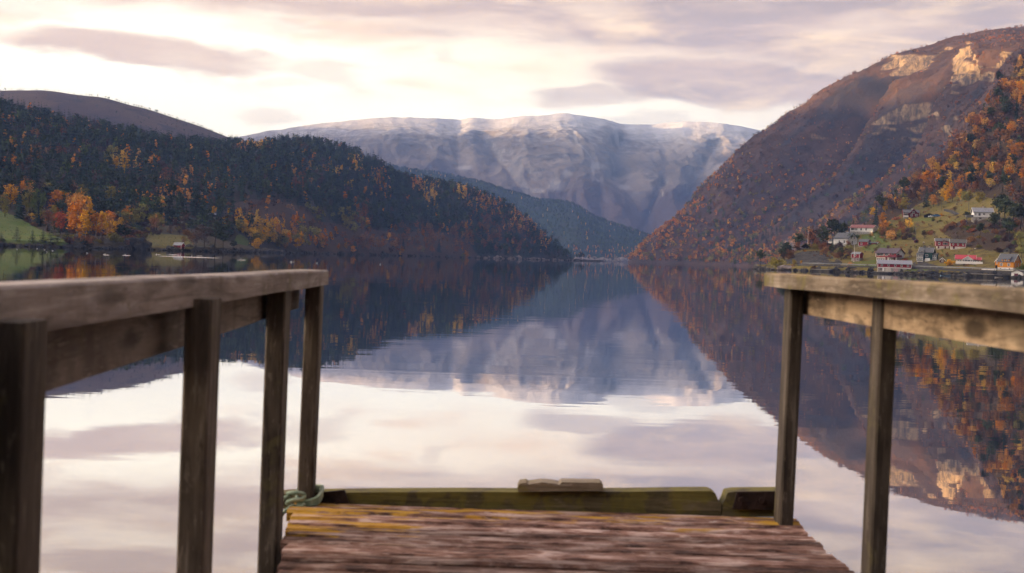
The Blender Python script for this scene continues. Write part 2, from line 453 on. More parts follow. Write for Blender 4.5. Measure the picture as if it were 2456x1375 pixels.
M_far = terrain_mat('far_rock', (0.15, 0.115, 0.085), (0.28, 0.23, 0.185), (0.11, 0.085, 0.065), 0.0030, 0.010, ((0.14, 0.125, 0.115), (0.31, 0.285, 0.27)), (0.30, 0.80),
                    snow=(470, 670, 0.024, 300, 0.9), bump=(1.0, 18.0), rs=0.8, heath=(170, 330, 260, (0.10, 0.066, 0.056), 0.9), zone=((0.42, 0.39, 0.37), (0.42, 0.39, 0.37)))
far_mountain = grid_object('far_mountain', V_far, M_far, (('zone', scree),))

# wooded hill closing the fjord
MID_R = [(700, 330, 4290), (900, 395, 4225), (980, 410, 4160), (1050, 420, 4160), (1150, 440, 4095), (1230, 465, 4030), (1290, 484, 3965), (1340, 486, 3965), (1380, 494, 3939), (1420, 520, 3900),
         (1460, 538, 3874), (1500, 550, 3848), (1540, 565, 3835), (1590, 580, 3835), (1700, 600, 3835)]
V_mid, k_mid = loft([(700, 3300), (1380, 3250), (1700, 3400)], MID_R, 700, 1700, 200, 70, lambda t: np.sin(t * math.pi / 2) ** 0.95, (700, 8), 9, 160, seed=8)
M_mid = terrain_mat('mid_wood', (0.030, 0.048, 0.034), (0.045, 0.058, 0.036), (0.06, 0.055, 0.035), 0.01, 0.03, bump=(0.8, 6))
mid_hill = grid_object('wooded_far_hill', V_mid, M_mid)

# bare brown hill far left, running on to the left beyond the frame
LF_R = [(-2600, 60, 2700), (-1500, 120, 2700), (-700, 170, 2650), (-300, 205, 2620), (-100, 222, 2600), (0, 223, 2600), (60, 221, 2600), (120, 221, 2600), (170, 229, 2600), (250, 238, 2600), (300, 253, 2580), (350, 264, 2570),
        (420, 286, 2560), (480, 308, 2550), (530, 328, 2540), (600, 350, 2530), (800, 420, 2500)]
V_lf, k_lf = loft([(-2600, 1700), (0, 1900), (800, 2100)], LF_R, -2600, 800, 300, 70, lambda t: np.sin(t * math.pi / 2) ** 0.9, (900, 8), 16, 260, seed=13, ridgeamp=0.12)
M_lf = terrain_mat('heath', (0.075, 0.05, 0.042), (0.105, 0.07, 0.05), (0.05, 0.038, 0.036), 0.006, 0.02, ((0.11, 0.10, 0.10), (0.24, 0.22, 0.21)), (0.5, 0.72), bump=(0.7, 8))
left_far_hill = grid_object('brown_far_hill', V_lf, M_lf)

# forested left hill and headland
LH_S = [(-700, 620), (-150, 760), (300, 790), (420, 800), (560, 880), (640, 960), (800, 1150), (1000, 1400), (1200, 1650), (1385, 1880), (1392, 1900), (1440, 2000)]
LH_R = [(-700, 150, 1300), (-150, 236, 1330), (0, 265, 1350), (100, 288, 1370), (200, 312, 1400), (300, 332, 1450), (380, 350, 1500), (460, 359, 1550), (540, 362, 1600), (620, 357, 1650), (690, 348, 1700), (740, 350, 1730), (800, 360, 1750),
        (850, 372, 1780), (900, 398, 1800), (950, 428, 1850), (990, 440, 1880), (1050, 447, 1920), (1110, 456, 1950), (1160, 472, 1960), (1200, 490, 1970), (1240, 515, 1980), (1280, 545, 1985), (1310, 574, 1980), (1340, 598, 1960), (1365, 615, 1935), (1385, 627, 1910), (1440, 640, 2000)]
V_lh, k_lh = loft(LH_S, LH_R, -700, 1440, 360, 110, lambda t: 0.45 * t + 0.55 * np.sin(t * math.pi / 2), (500, 10), 9, 130, seed=23, bank=2.0, ridgeamp=0.25)
px, py = proj(V_lh)
clearcut = [(540, 498), (600, 478), (680, 484), (740, 500), (760, 530), (850, 545), (960, 560), (1010, 553), (1090, 560), (1130, 590), (1150, 622), (780, 618), (700, 590), (600, 540), (540, 520)]
z_cut = blur(inpoly(px, py, clearcut).astype(float), 3)
z_lh2 = blur(inpoly(px, py, [(566, 556), (598, 574), (592, 600), (560, 600)]).astype(float), 1)
M_lh = terrain_mat('hill_floor', (0.030, 0.030, 0.022), (0.05, 0.038, 0.026), (0.026, 0.034, 0.022), 0.012, 0.05, ((0.09, 0.085, 0.08), (0.2, 0.19, 0.18)), (0.3, 0.45),
                   zone=((0.062, 0.042, 0.034), (0.085, 0.058, 0.04)), zone2=((0.07, 0.11, 0.03), (0.09, 0.10, 0.03)), bump=(0.9, 3.0))
left_hill = grid_object('forested_left_hill', V_lh, M_lh, (('zone', z_cut), ('zone2', z_lh2)))

# near left shore slope with meadows
LS_S = [(-500, 560), (-150, 590), (0, 615), (100, 625), (180, 640), (260, 655), (330, 690), (345, 700), (420, 705), (470, 715), (540, 760), (600, 830), (680, 960)]
LS_R = [(-500, 380, 800), (-150, 430, 820), (0, 468, 830), (60, 488, 830), (120, 502, 828), (200, 517, 820), (260, 530, 815), (330, 545, 815), (400, 543, 830), (440, 544, 840), (480, 556, 845), (520, 570, 850), (560, 583, 860), (600, 593, 880), (640, 599, 920), (680, 603, 980)]
V_ls, k_ls = loft(LS_S, LS_R, -500, 680, 220, 60, lambda t: 0.75 * t + 0.25 * t ** 2, (250, 6), 2.0, 40, seed=31, bank=2.2, ridgeamp=0.5)
px, py = proj(V_ls)
z_green = blur(inpoly(px, py, [(-400, 480), (0, 505), (40, 520), (90, 548), (140, 570), (170, 582), (150, 590), (-400, 588)]).astype(float), 2)
z_ol = blur((inpoly(px, py, [(335, 566), (380, 560), (450, 566), (470, 600), (345, 598)]) | inpoly(px, py, [(415, 512), (480, 510), (480, 550), (440, 545)])).astype(float), 2)
M_ls = terrain_mat('shore_floor', (0.04, 0.034, 0.022), (0.06, 0.045, 0.026), (0.03, 0.034, 0.018), 0.05, 0.16, ((0.06, 0.055, 0.055), (0.15, 0.14, 0.13)), (0.35, 0.55),
                   zone=((0.075, 0.115, 0.025), (0.11, 0.13, 0.04)), zone2=((0.10, 0.09, 0.024), (0.12, 0.10, 0.035)), bump=(0.6, 0.8))
left_shore = grid_object('left_shore_slope', V_ls, M_ls, (('zone', z_green), ('zone2', z_ol)))

# right mountain: cross-sections of its spurs, with gullies cut between them
S0 = [(1505, 633), (1535, 606), (1560, 585), (1600, 553), (1650, 516), (1680, 488), (1700, 460), (1720, 433), (1750, 402), (1790, 357), (1830, 322), (1870, 290), (1900, 269), (1950, 235), (2000, 208), (2050, 183),
      (2100, 154), (2150, 133), (2200, 121), (2250, 108), (2300, 95), (2350, 81), (2400, 73), (2456, 68), (2700, 56)]
SA = [(1690, 637), (1740, 605), (1800, 566), (1880, 508), (1960, 447), (2010, 394), (2050, 336), (2080, 276), (2100, 229), (2130, 194), (2190, 174), (2260, 142), (2320, 108), (2400, 92), (2700, 74)]
SB = [(1800, 641), (1860, 612), (1930, 562), (2010, 503), (2080, 453), (2130, 415), (2180, 368), (2210, 320), (2225, 272), (2255, 238), (2295, 195), (2318, 152), (2345, 124), (2420, 102), (2700, 84)]
SC = [(1900, 645), (1960, 615), (2030, 565), (2110, 505), (2180, 455), (2230, 415), (2280, 368), (2310, 320), (2330, 272), (2365, 238), (2405, 195), (2430, 152), (2460, 124), (2520, 102), (2800, 84)]
SD = [(x + 120, y) for x, y in SC]
SM = [(1380, 660), (1420, 640), (1470, 600), (1540, 550), (1650, 470), (1720, 400), (1850, 290), (2000, 200), (2250, 110), (2600, 60)]
secs = [(S0, 2330, 900, 0.0), (S0, 2100, 60, 1.0), (SA, 1900, 60, 1.0), (SB, 1700, 50, 0.8), (SC, 1500, 40, 0.8), (SD, 1300, 30, 0.8)]
nvr = 170
tt = np.linspace(0, 1, nvr)
rows = []
for k, (sec, Y, lean, _) in enumerate(secs):
    pts = np.array([P(x, y, Y + lean * (i / len(sec)) ** 1.5)[:] for i, (x, y) in enumerate(sec)])
    if k == 0:
        pts[:, 0] += 60
    pts[0, 2] = 0
    zz = pts[:, 2] / pts[-1, 2]
    zz = np.maximum.accumulate(zz + np.arange(len(zz)) * 1e-5); zz = (zz - zz[0]) / (zz[-1] - zz[0])
    rows.append(np.stack([np.interp(tt, zz, pts[:, j]) for j in range(3)], -1))
nper = [10, 70, 64, 50, 30]
out = []; gully_shade = []
for k in range(len(secs) - 1):
    for i in range(nper[k]):
        f = i / nper[k]
        fs = f * f * (3 - 2 * f)
        v = rows[k] * (1 - fs) + rows[k + 1] * fs
        v[:, 1] = rows[k][:, 1] * (1 - f) + rows[k + 1][:, 1] * f
        tri = f / 0.72 if f < 0.72 else (1 - f) / 0.28
        set_ = (0, 350, 320, 170, 60)[k] * sstep(0.0, 0.16, tt) * (1 - sstep(0.74, 0.95, tt)) * (0.75 + 0.25 * np.sin(np.pi * tt))
        if k == 1:
            set_ = set_ + 25 * np.exp(-((tt - 0.80) / 0.075) ** 2)
        v[:, 0] += set_ * tri ** 2.2
        out.append(v)
        gully_shade.append((sstep(0.10, 0.34, tri) if f < 0.72 else 1.0) * (0, 1, 1, .8, .5)[k] * sstep(.10, .22, tt) * (1 - sstep(.72, .84, tt)))  # gully shade painted in as a dark rock tone
V_rm = np.array(out)
T_ = tt[None, :]
env = sstep(0.0, 0.1, T_) * (1 - 0.75 * sstep(0.90, 0.99, T_))
wob = 40 * fbm(V_rm[..., 1], V_rm[..., 2], V_rm[..., 2] * 0, 160, 3, 43)
b1_ = fbm(V_rm[..., 1] + wob - V_rm[..., 2] * 0.25, V_rm[..., 2] * 0.22, V_rm[..., 2] * 0, 120, 5, 41, True, 0.5)
b2_ = fbm(V_rm[..., 1] + wob * .5, V_rm[..., 2] * 0.45, V_rm[..., 0] * 0.3, 38, 5, 57, True, 0.6)
crag = sstep(0.62, 0.80, T_) * (1 - sstep(0.93, 0.99, T_))
V_rm[..., 0] -= (b1_ * 18 + b2_ * (6.5 + 9 * crag)) * env
V_rm[..., 2] += (b2_ * 3.0) * env
V_rm = np.concatenate([V_rm[:, :1] + np.array([-40, 0, -25.0]), V_rm], 1)
gully_shade = np.array(gully_shade); gully_shade = np.concatenate([gully_shade[:, :1], gully_shade], 1)
gully_shade = gully_shade * (.80 + 1.5 * fbm(V_rm[..., 1], V_rm[..., 2] * .5, V_rm[..., 0] * .3, 60, 4, 83))
px, py = proj(V_rm)
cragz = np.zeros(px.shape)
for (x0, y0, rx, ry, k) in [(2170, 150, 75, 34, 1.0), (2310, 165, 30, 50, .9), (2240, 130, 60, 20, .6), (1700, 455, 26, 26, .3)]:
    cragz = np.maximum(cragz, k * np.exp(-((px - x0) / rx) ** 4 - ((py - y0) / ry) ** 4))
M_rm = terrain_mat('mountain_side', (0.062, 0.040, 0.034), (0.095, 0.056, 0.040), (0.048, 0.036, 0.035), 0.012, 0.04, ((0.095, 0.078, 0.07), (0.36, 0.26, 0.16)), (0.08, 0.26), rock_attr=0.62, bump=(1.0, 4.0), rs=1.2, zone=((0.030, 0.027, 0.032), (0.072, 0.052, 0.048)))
right_mountain = grid_object('right_mountain', V_rm, M_rm, (('crag', cragz), ('zone', gully_shade)))

# near right hillside that carries the village
RH_S = [(1808, 690), (1818, 672), (1835, 655), (1880, 640), (1950, 622), (2050, 606), (2150, 590), (2250, 578), (2350, 566), (2456, 556), (2700, 520), (3300, 450)]
RH_R = [(1808, 645, 694), (1825, 641, 690), (1850, 634, 695), (1875, 622, 700), (1895, 607, 702), (1920, 597, 705), (1960, 588, 715), (2000, 578, 735), (2050, 556, 765), (2100, 520, 805), (2150, 484, 850), (2200, 446, 900), (2250, 402, 940),
        (2302, 345, 980), (2350, 278, 1020), (2400, 208, 1060), (2456, 138, 1100), (2600, -30, 1150), (2900, -200, 1200), (3300, -300, 1250)]
V_rh, k_rh = loft(RH_S, RH_R, 1808, 3300, 420, 120, lambda t: 0.72 * t + 0.28 * t ** 2.2, (260, 8), 2.2, 38, seed=61, bank=1.6, ridgeamp=0.4)
px, py = proj(V_rh)
z_wood = np.clip(sstep(0, 1, (np.interp(px, [1800, 1950, 2100, 2190, 2240, 2330, 2400, 2456, 3300], [600, 585, 555, 505, 478, 470, 490, 520, 520]) - py) / 14), 0, 1)
z_wood = np.maximum(z_wood, blur(inpoly(px, py, [(2260, 560), (2300, 530), (2456, 520), (2600, 520), (2600, 610), (2430, 606), (2330, 596)]).astype(float), 2))
z_lawn = blur((inpoly(px, py, [(2190, 522), (2240, 521), (2240, 530), (2190, 530)]) | inpoly(px, py, [(2066, 560), (2110, 556), (2140, 590), (2100, 606), (2070, 600)]) | inpoly(px, py, [(2040, 630), (2110, 622), (2240, 640), (2240, 655), (2050, 640)])).astype(float), 1)
M_rh = terrain_mat('hill_grass', (0.13, 0.112, 0.03), (0.17, 0.13, 0.038), (0.09, 0.06, 0.03), 0.05, 0.2, ((0.06, 0.055, 0.055), (0.14, 0.13, 0.125)), (0.35, 0.55),
                   zone=((0.05, 0.036, 0.024), (0.07, 0.046, 0.028)), zone2=((0.085, 0.125, 0.028), (0.12, 0.125, 0.032)), bump=(0.9, 1.2))
right_hill = grid_object('right_hillside', V_rh, M_rh, (('zone', z_wood), ('zone2', z_lawn)))

# unseen mountain added left of the view, shaped to cast shade over the fjord
gx = np.linspace(-4200, -1250, 50); gy = np.linspace(-3200, 8000, 116)
GX, GY = np.meshgrid(gx, gy, indexing='ij')
xr = -2300 - 800 * sstep(3300, 4600, GY)
ridge_h = 417 + 275 * sstep(3300, 4600, GY) + 30 * np.sin(GY / 640.0) + 40 * fbm(GX * 0, GY, GX * 0, 900, 4, 77)
q_ = np.where(GX > xr, (GX + 1250) / (xr + 1250), (GX + 4200) / (xr + 4200)); prof_ = sstep(0, 1, q_)
Zl = ridge_h * prof_ + 20 * fbm(GX, GY, GX * 0, 300, 5, 78) * prof_ - 4
V_ow = np.stack([GX, GY, Zl], -1)
left_shade_mountain = grid_object('left_shade_mountain', V_ow, M_lf)
# wooded bank behind the dock
gx = np.linspace(-260, 320, 60); gy = np.linspace(-9, -170, 34)
GX, GY = np.meshgrid(gx, gy, indexing='ij')
Zb = 75 * sstep(-8, -175, GY) ** 0.7 * 1.0 + 3 * fbm(GX, GY, GX * 0, 30, 5, 91) - 1.5 + 3.0 * sstep(-9, -16, GY)
V_bk = np.stack([GX, GY, Zb], -1)
bank = grid_object('wooded_bank', V_bk, terrain_mat('bank_floor', (0.03, 0.034, 0.02), (0.05, 0.042, 0.024), (0.028, 0.03, 0.018), 0.1, 0.4, bump=(0.8, 0.6)))

# ------------------------------------------------------------------ water
mt, n = material('fjord_water')
g = n.n('ShaderNodeNewGeometry'); pos = g.outputs['Position']
pat = n.noise(n.scale(pos, (0.01, 0.022, 1)), 1.0, 4, 0.6, 0.4)
h1 = n.noise(n.scale(pos, (0.28, 0.95, 1)), 1.0, 3, 0.5, 0.2)
h2 = n.noise(n.scale(pos, (0.05, 0.11, 1)), 1.0, 3, 0.5, 0.2)
h3 = n.noise(n.scale(pos, (1.6, 4.0, 1)), 1.0, 2, 0.5)
calm = n.step(pat, 0.40, 0.70, 0.25, 2.0)
hh = n.m('ADD', n.m('MULTIPLY', n.m('ADD', h1, n.m('MULTIPLY', h3, 0.10)), calm), n.m('MULTIPLY', h2, 2.2))
line = n.step(n.noise(n.scale(pos, (0.012, 0.16, 1)), 1.0, 3, 0.55, 0.3), 0.56, 0.72)
hh = n.m('ADD', hh, n.m('MULTIPLY', n.m('MULTIPLY', h1, line), 2.6))
bp = n.bump(hh, 1.0, 0.0021)
fr = n.n('ShaderNodeFresnel'); fr.inputs['IOR'].default_value = 1.33
gl = n.n('ShaderNodeBsdfGlossy'); gl.inputs['Roughness'].default_value = 0.012; gl.inputs['Color'].default_value = (0.97, 0.965, 0.98, 1); n.put(gl.inputs['Normal'], bp)
df = n.n('ShaderNodeBsdfDiffuse'); df.inputs['Color'].default_value = (0.010, 0.016, 0.022, 1)
ms = n.n('ShaderNodeMixShader'); n.put(ms.inputs[0], n.step(fr.outputs[0], 0.22, 0.7, 0.64, 0.95, 'LINEAR'))
n.t.links.new(df.outputs[0], ms.inputs[1]); n.t.links.new(gl.outputs[0], ms.inputs[2])
n.t.links.new(ms.outputs[0], n.n('ShaderNodeOutputMaterial').inputs[0])
M_water = mt
wv = [(-4250, -3300, 0), (3900, -3300, 0), (3900, 8050, 0), (-4250, 8050, 0)]
water = link('fjord_water', mesh('fjord_water', wv, [(0, 1, 2, 3)]), M_water); water['kind'] = 'structure'
# ------------------------------------------------------------------ weathered wood
def wood(name, dark, mid, light, axis=0, moss=None, lichen=None, grain=(2.0, 60.0), contrast=(0.35, 0.66), bumpd=0.006, rough=0.85, blot=0.5, knots=0.0, each=(0.74, 1.22)):
    mt, n = material(name)
    tc = n.n('ShaderNodeTexCoord').outputs['Object']
    rnd = n.n('ShaderNodeObjectInfo').outputs['Random']
    off = n.vec(n.m('MULTIPLY', rnd, 31.0), n.m('MULTIPLY', rnd, 57.0), n.m('MULTIPLY', rnd, 13.0))
    sc = [grain[1]] * 3; sc[axis] = grain[0]
    v = n.addv(n.scale(tc, tuple(sc)), off)
    g1 = n.noise(v, 1.0, 5, 0.6, 0.6)
    sc2 = [grain[1] * 0.22] * 3; sc2[axis] = grain[0] * 0.8
    g2 = n.noise(n.addv(n.scale(tc, tuple(sc2)), off), 1.0, 5, 0.6, 0.5)
    pos = n.n('ShaderNodeNewGeometry').outputs['Position']
    g3 = n.noise(pos, 3.2, 5, 0.6, 0.3)
    g = n.m('ADD', n.m('MULTIPLY', g1, 0.55), n.m('MULTIPLY', g2, 0.45))
    c = n.mix(n.step(g, contrast[0], 0.5), dark, mid)
    c = n.mix(n.step(g, 0.5, contrast[1]), c, light)
    c = n.mix(n.m('MULTIPLY', n.step(g3, 0.42, 0.7), blot), c, dark)
    sp = n.noise(n.addv(n.scale(tc, tuple(q * .55 if i_ == axis else q * 1.0 for i_, q in enumerate([70.0 if j_ != axis else 22.0 for j_ in range(3)]))), off), 1.0, 4, 0.7, 0.4)
    c = n.mix(n.m('MULTIPLY', n.step(sp, 0.56, 0.68), 0.55), c, light); c = n.mix(n.m('MULTIPLY', n.step(sp, 0.42, 0.30), 0.7), c, dark)
    c = hsv(n, c, v=n.step(rnd, 0, 1, each[0], each[1], 'LINEAR'))
    if knots:
        ks = [9.0] * 3; ks[axis] = 2.6
        vr = n.n('ShaderNodeTexVoronoi'); n.put(vr.inputs['Vector'], n.addv(n.addv(n.scale(tc, tuple(ks)), off), n.scale(n.vec(g2, g1, g2), 0.5))); vr.inputs['Scale'].default_value = 1.0
        kd = n.step(vr.outputs['Distance'], 0.34, 0.14)
        stain = n.step(n.noise(n.addv(n.scale(tc, tuple(q * .7 for q in ks)), off), 1.0, 4, 0.6, 0.6), 0.54, 0.66)
        c = n.mix(n.m('MULTIPLY', n.m('MAXIMUM', kd, n.m('MULTIPLY', stain, 0.8)), knots), c, (dark[0] * .5, dark[1] * .5, dark[2] * .5))
    if moss is not None:
        k = n.step(n.m('ADD', n.noise(pos, 9.0, 6, 0.65, 0.4), n.m('MULTIPLY', n.m('SUBTRACT', g3, 0.5), 0.6)), moss[1], moss[1] + 0.16)
        c = n.mix(n.m('MULTIPLY', k, moss[2]), c, n.mix(n.noise(pos, 22.0, 4), moss[0], (moss[0][0] * 1.9, moss[0][1] * 1.7, moss[0][2] * 1.3)))
    if lichen is not None:
        c = lichen(n, pos, c, g)
    knot = n.m('MULTIPLY', n.m('SUBTRACT', g1, 0.5), 1.0)
    finish(n, c, rough, n.bump(n.m('ADD', knot, g2), 0.8, bumpd), 0.25)
    return mt
def deck_lichen(n, pos, c, g):
    p = n.sep(pos)
    base = n.noise(n.scale(pos, (3.2, 15.0, 5)), 1.0, 5, 0.62, 0.3)
    # growth sits in the far left corner and thinly along the far edge
    left = n.m('MULTIPLY', n.step(p[0], 0.05, -0.72), n.step(p[1], 4.75, 5.3))
    row = n.m('MULTIPLY', n.step(p[1], 5.2, 5.5), 0.72)
    zone = n.m('MAXIMUM', left, row)
    k = n.step(n.m('ADD', base, n.m('MULTIPLY', zone, 0.15)), 0.60, 0.69)
    k = n.m('MULTIPLY', k, n.step(zone, 0.05, 0.3))
    yc = n.mix(n.noise(n.scale(pos, (6, 20, 5)), 1.0, 3), (0.56, 0.36, 0.03), (0.40, 0.16, 0.02))
    c = n.mix(n.m('MULTIPLY', k, 0.92), c, yc)
    # pale bird lime
    w = n.noise(n.scale(n.addv(pos, (5.3, 1.2, 0)), (5.0, 17.0, 5)), 1.0, 3, 0.5, 0.1)
    return n.mix(n.m('MULTIPLY', n.step(w, 0.735, 0.76), 0.8), c, (0.72, 0.66, 0.62))
def rail_lichen(n, pos, c, g):
    nz = n.sep(n.n('ShaderNodeNewGeometry').outputs['Normal'])[2]
    k = n.m('MULTIPLY', n.step(nz, 0.6, 0.9), n.step(n.noise(pos, 7.0, 5, 0.6), 0.34, 0.6))
    return n.mix(n.m('MULTIPLY', k, 0.6), c, (0.50, 0.32, 0.11))

M_deck = wood('deck_boards', (0.055, 0.026, 0.020), (0.225, 0.118, 0.088), (0.50, 0.36, 0.31), 0, None, deck_lichen, (6.5, 27.0), (0.40, 0.60), 0.03, blot=0.5, each=(0.62, 1.34))
M_post = wood('post_wood', (0.035, 0.026, 0.02), (0.10, 0.078, 0.06), (0.27, 0.225, 0.18), 2, ((0.085, 0.078, 0.04), 0.56, 0.5), None, (2.2, 34.0), bumpd=0.005, knots=.35)
M_cap_l = wood('grey_cap_wood', (0.12, 0.095, 0.08), (0.30, 0.25, 0.225), (0.46, 0.40, 0.37), 1, ((0.12, 0.11, 0.03), 0.6, 0.5), None, (1.2, 40.0), bumpd=0.006, blot=0.75, knots=.55)
M_cap_r = wood('brown_cap_wood', (0.075, 0.055, 0.036), (0.21, 0.165, 0.12), (0.36, 0.30, 0.235), 1, ((0.12, 0.11, 0.035), 0.56, 0.6), rail_lichen, (1.2, 40.0), bumpd=0.006, blot=0.85, knots=.55)
M_side_l = wood('grey_side_wood', (0.10, 0.075, 0.06), (0.30, 0.245, 0.20), (0.45, 0.385, 0.33), 1, ((0.10, 0.10, 0.04), 0.62, 0.4), None, (1.6, 26.0), bumpd=0.006, blot=0.8, knots=.75)
M_side_r = wood('tan_side_wood', (0.07, 0.05, 0.035), (0.47, 0.34, 0.22), (0.64, 0.50, 0.35), 1, ((0.14, 0.14, 0.06), 0.64, 0.5), None, (1.4, 14.0), bumpd=0.006, blot=0.85, knots=.75)
M_beam = wood('mossy_beam_wood', (0.05, 0.042, 0.024), (0.14, 0.115, 0.06), (0.28, 0.23, 0.14), 0, ((0.12, 0.11, 0.03), 0.46, 0.75), None, (2.0, 34.0), bumpd=0.008)
M_block = wood('rotten_block_wood', (0.06, 0.048, 0.03), (0.24, 0.19, 0.13), (0.46, 0.39, 0.31), 0, ((0.16, 0.15, 0.04), 0.55, 0.6), None, (3.0, 40.0), bumpd=0.01)
M_steel = plain('rusty_steel', (0.035, 0.018, 0.015), 0.75, 0.4, 0.5, 18.0, 0.3, 0.4)

dock = empty('wooden_dock', (0.15, 3.0, 0.0))
setp(dock, 'weathered wooden dock with handrails on both sides and lichen on its far boards', 'dock')
rng = random.Random(5)
def dock_part(mb, name, mat, parent=dock, smooth=False):
    """build in world coordinates, origin at the part's own centre"""
    vs = np.array(mb.v); c = vs.mean(0)
    mb.v = [tuple(v) for v in vs - c]
    o = mb.build(name, mat, None, smooth)
    o.parent = parent
    wp = Vector((0, 0, 0)); q = parent
    while q is not None:
        wp += q.location; q = q.parent
    o.location = Vector(c) - wp
    return o
def worn_board(x0, x1, y0, y1, z0, z1, nseg, wob, seed, r=0.006):
    """board lying along X with rounded, worn long edges"""
    rr = random.Random(seed); mb = MB(); rings = []
    for i in range(nseg + 1):
        f = i / nseg; x = x0 + (x1 - x0) * f
        a, b, c_ = (rr.uniform(-wob, wob) for _ in range(3))
        sag = rr.uniform(-wob, wob) * 0.7
        rings.append([(x, y0 + a, z0), (x, y0 + a, z1 - r + sag), (x, y0 + a + r, z1 + sag), (x, (y0 + y1) / 2 + c_, z1 + sag - rr.uniform(0, 0.004)), (x, y1 + b - r, z1 + sag), (x, y1 + b, z1 - r + sag), (x, y1 + b, z0)])
    k = 7; vs = [v for q in rings for v in q]; fs = []
    for i in range(nseg):
        for j in range(k):
            fs.append((i * k + j, (i + 1) * k + j, (i + 1) * k + (j + 1) % k, i * k + (j + 1) % k))
    fs.append(tuple(range(k))); fs.append(tuple(nseg * k + j for j in range(k))[::-1])
    return mb.add(vs, fs)
DX0, DX1, DZ = -0.82, 1.145, 1.0
y = 5.63; i = 0
while y > 0.9:
    w = rng.uniform(0.092, 0.118)
    zt = DZ + rng.uniform(-0.007, 0.005)
    o = dock_part(worn_board(DX0 - 0.02 + min((5.63 - y) * 0.12, 0.17) + rng.uniform(-0.010, 0.010), DX1 + rng.uniform(-0.008, 0.01), y - w + 0.020, y, zt - 0.042, zt, 3, 0.003, 100 + i, 0.010), 'plank', M_deck)
    y -= w; i += 1
# bearers and piles under the deck
for x in (-0.58, 0.16, 1.03):
    dock_part(MB().box(x - 0.04, x + 0.04, 0.9, 5.6, 0.80, 0.951), 'bearer', M_post)
for x in (-0.55, 0.97):
    for yy in (1.6, 3.5, 5.3):
        dock_part(MB().tube([(x, yy, -1.2), (x, yy, 0.80)], [0.09, 0.085], 10), 'pile', M_post)
# posts
def post(x, y, w, dp, z0, z1, lx=0.0, ly=0.0, mat=None):
    mb = MB(); b = 0.006; rings = []
    for f in (0, 0.34, 0.67, 1):
        cx, cy_, z = x + lx * f + rng.uniform(-.001, .001), y + ly * f, z0 + (z1 - z0) * f
        h, g = w / 2, dp / 2
        rings.append([(cx - h + b, cy_ - g, z), (cx + h - b, cy_ - g, z), (cx + h, cy_ - g + b, z), (cx + h, cy_ + g - b, z), (cx + h - b, cy_ + g, z), (cx - h + b, cy_ + g, z), (cx - h, cy_ + g - b, z), (cx - h, cy_ - g + b, z)])
    vs = [v for q in rings for v in q]; fs = []
    for i in range(3):
        for j in range(8):
            fs.append((i * 8 + j, i * 8 + (j + 1) % 8, (i + 1) * 8 + (j + 1) % 8, (i + 1) * 8 + j))
    fs += [tuple(range(8))[::-1], tuple(24 + j for j in range(8))]
    return dock_part(mb.add(vs, fs), 'post', mat or M_post)
LP = [(742, 5.60, 0.060, 0.10, DZ - 0.03), (656, 5.02, 0.066, 0.125, 0.35), (473, 3.78, 0.070, 0.13, 0.35), (18, 2.44, 0.072, 0.13, 0.35)]
RP = [(1891, 5.52, 0.052, 0.135, DZ - 0.03), (2108, 4.55, 0.052, 0.12, 0.35), (2620, 3.05, 0.052, 0.12, 0.35)]
for px_, Y, w, dp, z0 in LP:
    q = P(px_, 900, Y)
    post(q.x, Y, w, dp, z0, 1.865, 0.012, 0.0)
for px_, Y, w, dp, z0 in RP:
    q = P(px_, 900, Y)
    post(q.x, Y, w, dp, z0, 1.914, 0.012, 0.0)
# hand rails: a cap board on the posts and a board on edge below it, outside the posts
def along(p0, p1, hw, z0a, z0b, z1a, z1b, name, mat, seed, n_=8, wob=0.002, r=0.006):
    rr = random.Random(seed); rings = []
    d = (Vector(p1) - Vector(p0)); nrm_ = Vector((d.y, -d.x, 0)).normalized()
    for i in range(n_ + 1):
        f = i / n_; c = Vector(p0) + d * f
        a, b, e1, e2 = (rr.uniform(-wob, wob) for _ in range(4))
        lo, hi = z0a + (z0b - z0a) * f + e1, z1a + (z1b - z1a) * f + e2
        A, B = c - nrm_ * (hw + a), c + nrm_ * (hw + b)
        rings.append([(A.x, A.y, lo), (B.x, B.y, lo), (B.x, B.y, hi - r), (B.x - nrm_.x * r, B.y - nrm_.y * r, hi), (A.x + nrm_.x * r, A.y + nrm_.y * r, hi), (A.x, A.y, hi - r)])
    vs = [v for q in rings for v in q]; fs = []
    for i in range(n_):
        for j in range(6):
            fs.append((i * 6 + j, (i + 1) * 6 + j, (i + 1) * 6 + (j + 1) % 6, i * 6 + (j + 1) % 6))
    fs += [tuple(range(6)), tuple(n_ * 6 + j for j in range(6))[::-1]]
    return dock_part(MB().add(vs, fs), name, mat)
along((-0.80, 5.74, 0), (-0.985, 1.6, 0), 0.060, 1.868, 1.818, 1.925, 1.921, 'handrail_cap', M_cap_l, 3)
along((-0.865, 5.66, 0), (-1.03, 1.6, 0), 0.020, 1.772, 1.652, 1.866, 1.816, 'side_rail', M_side_l, 4)
along((1.075, 5.72, 0), (1.215, 2.2, 0), 0.062, 1.917, 1.913, 1.968, 1.966, 'handrail_cap', M_cap_r, 5)
along((1.155, 5.60, 0), (1.285, 2.2, 0), 0.020, 1.815, 1.81, 1.9155, 1.9115, 'side_rail', M_side_r, 6)
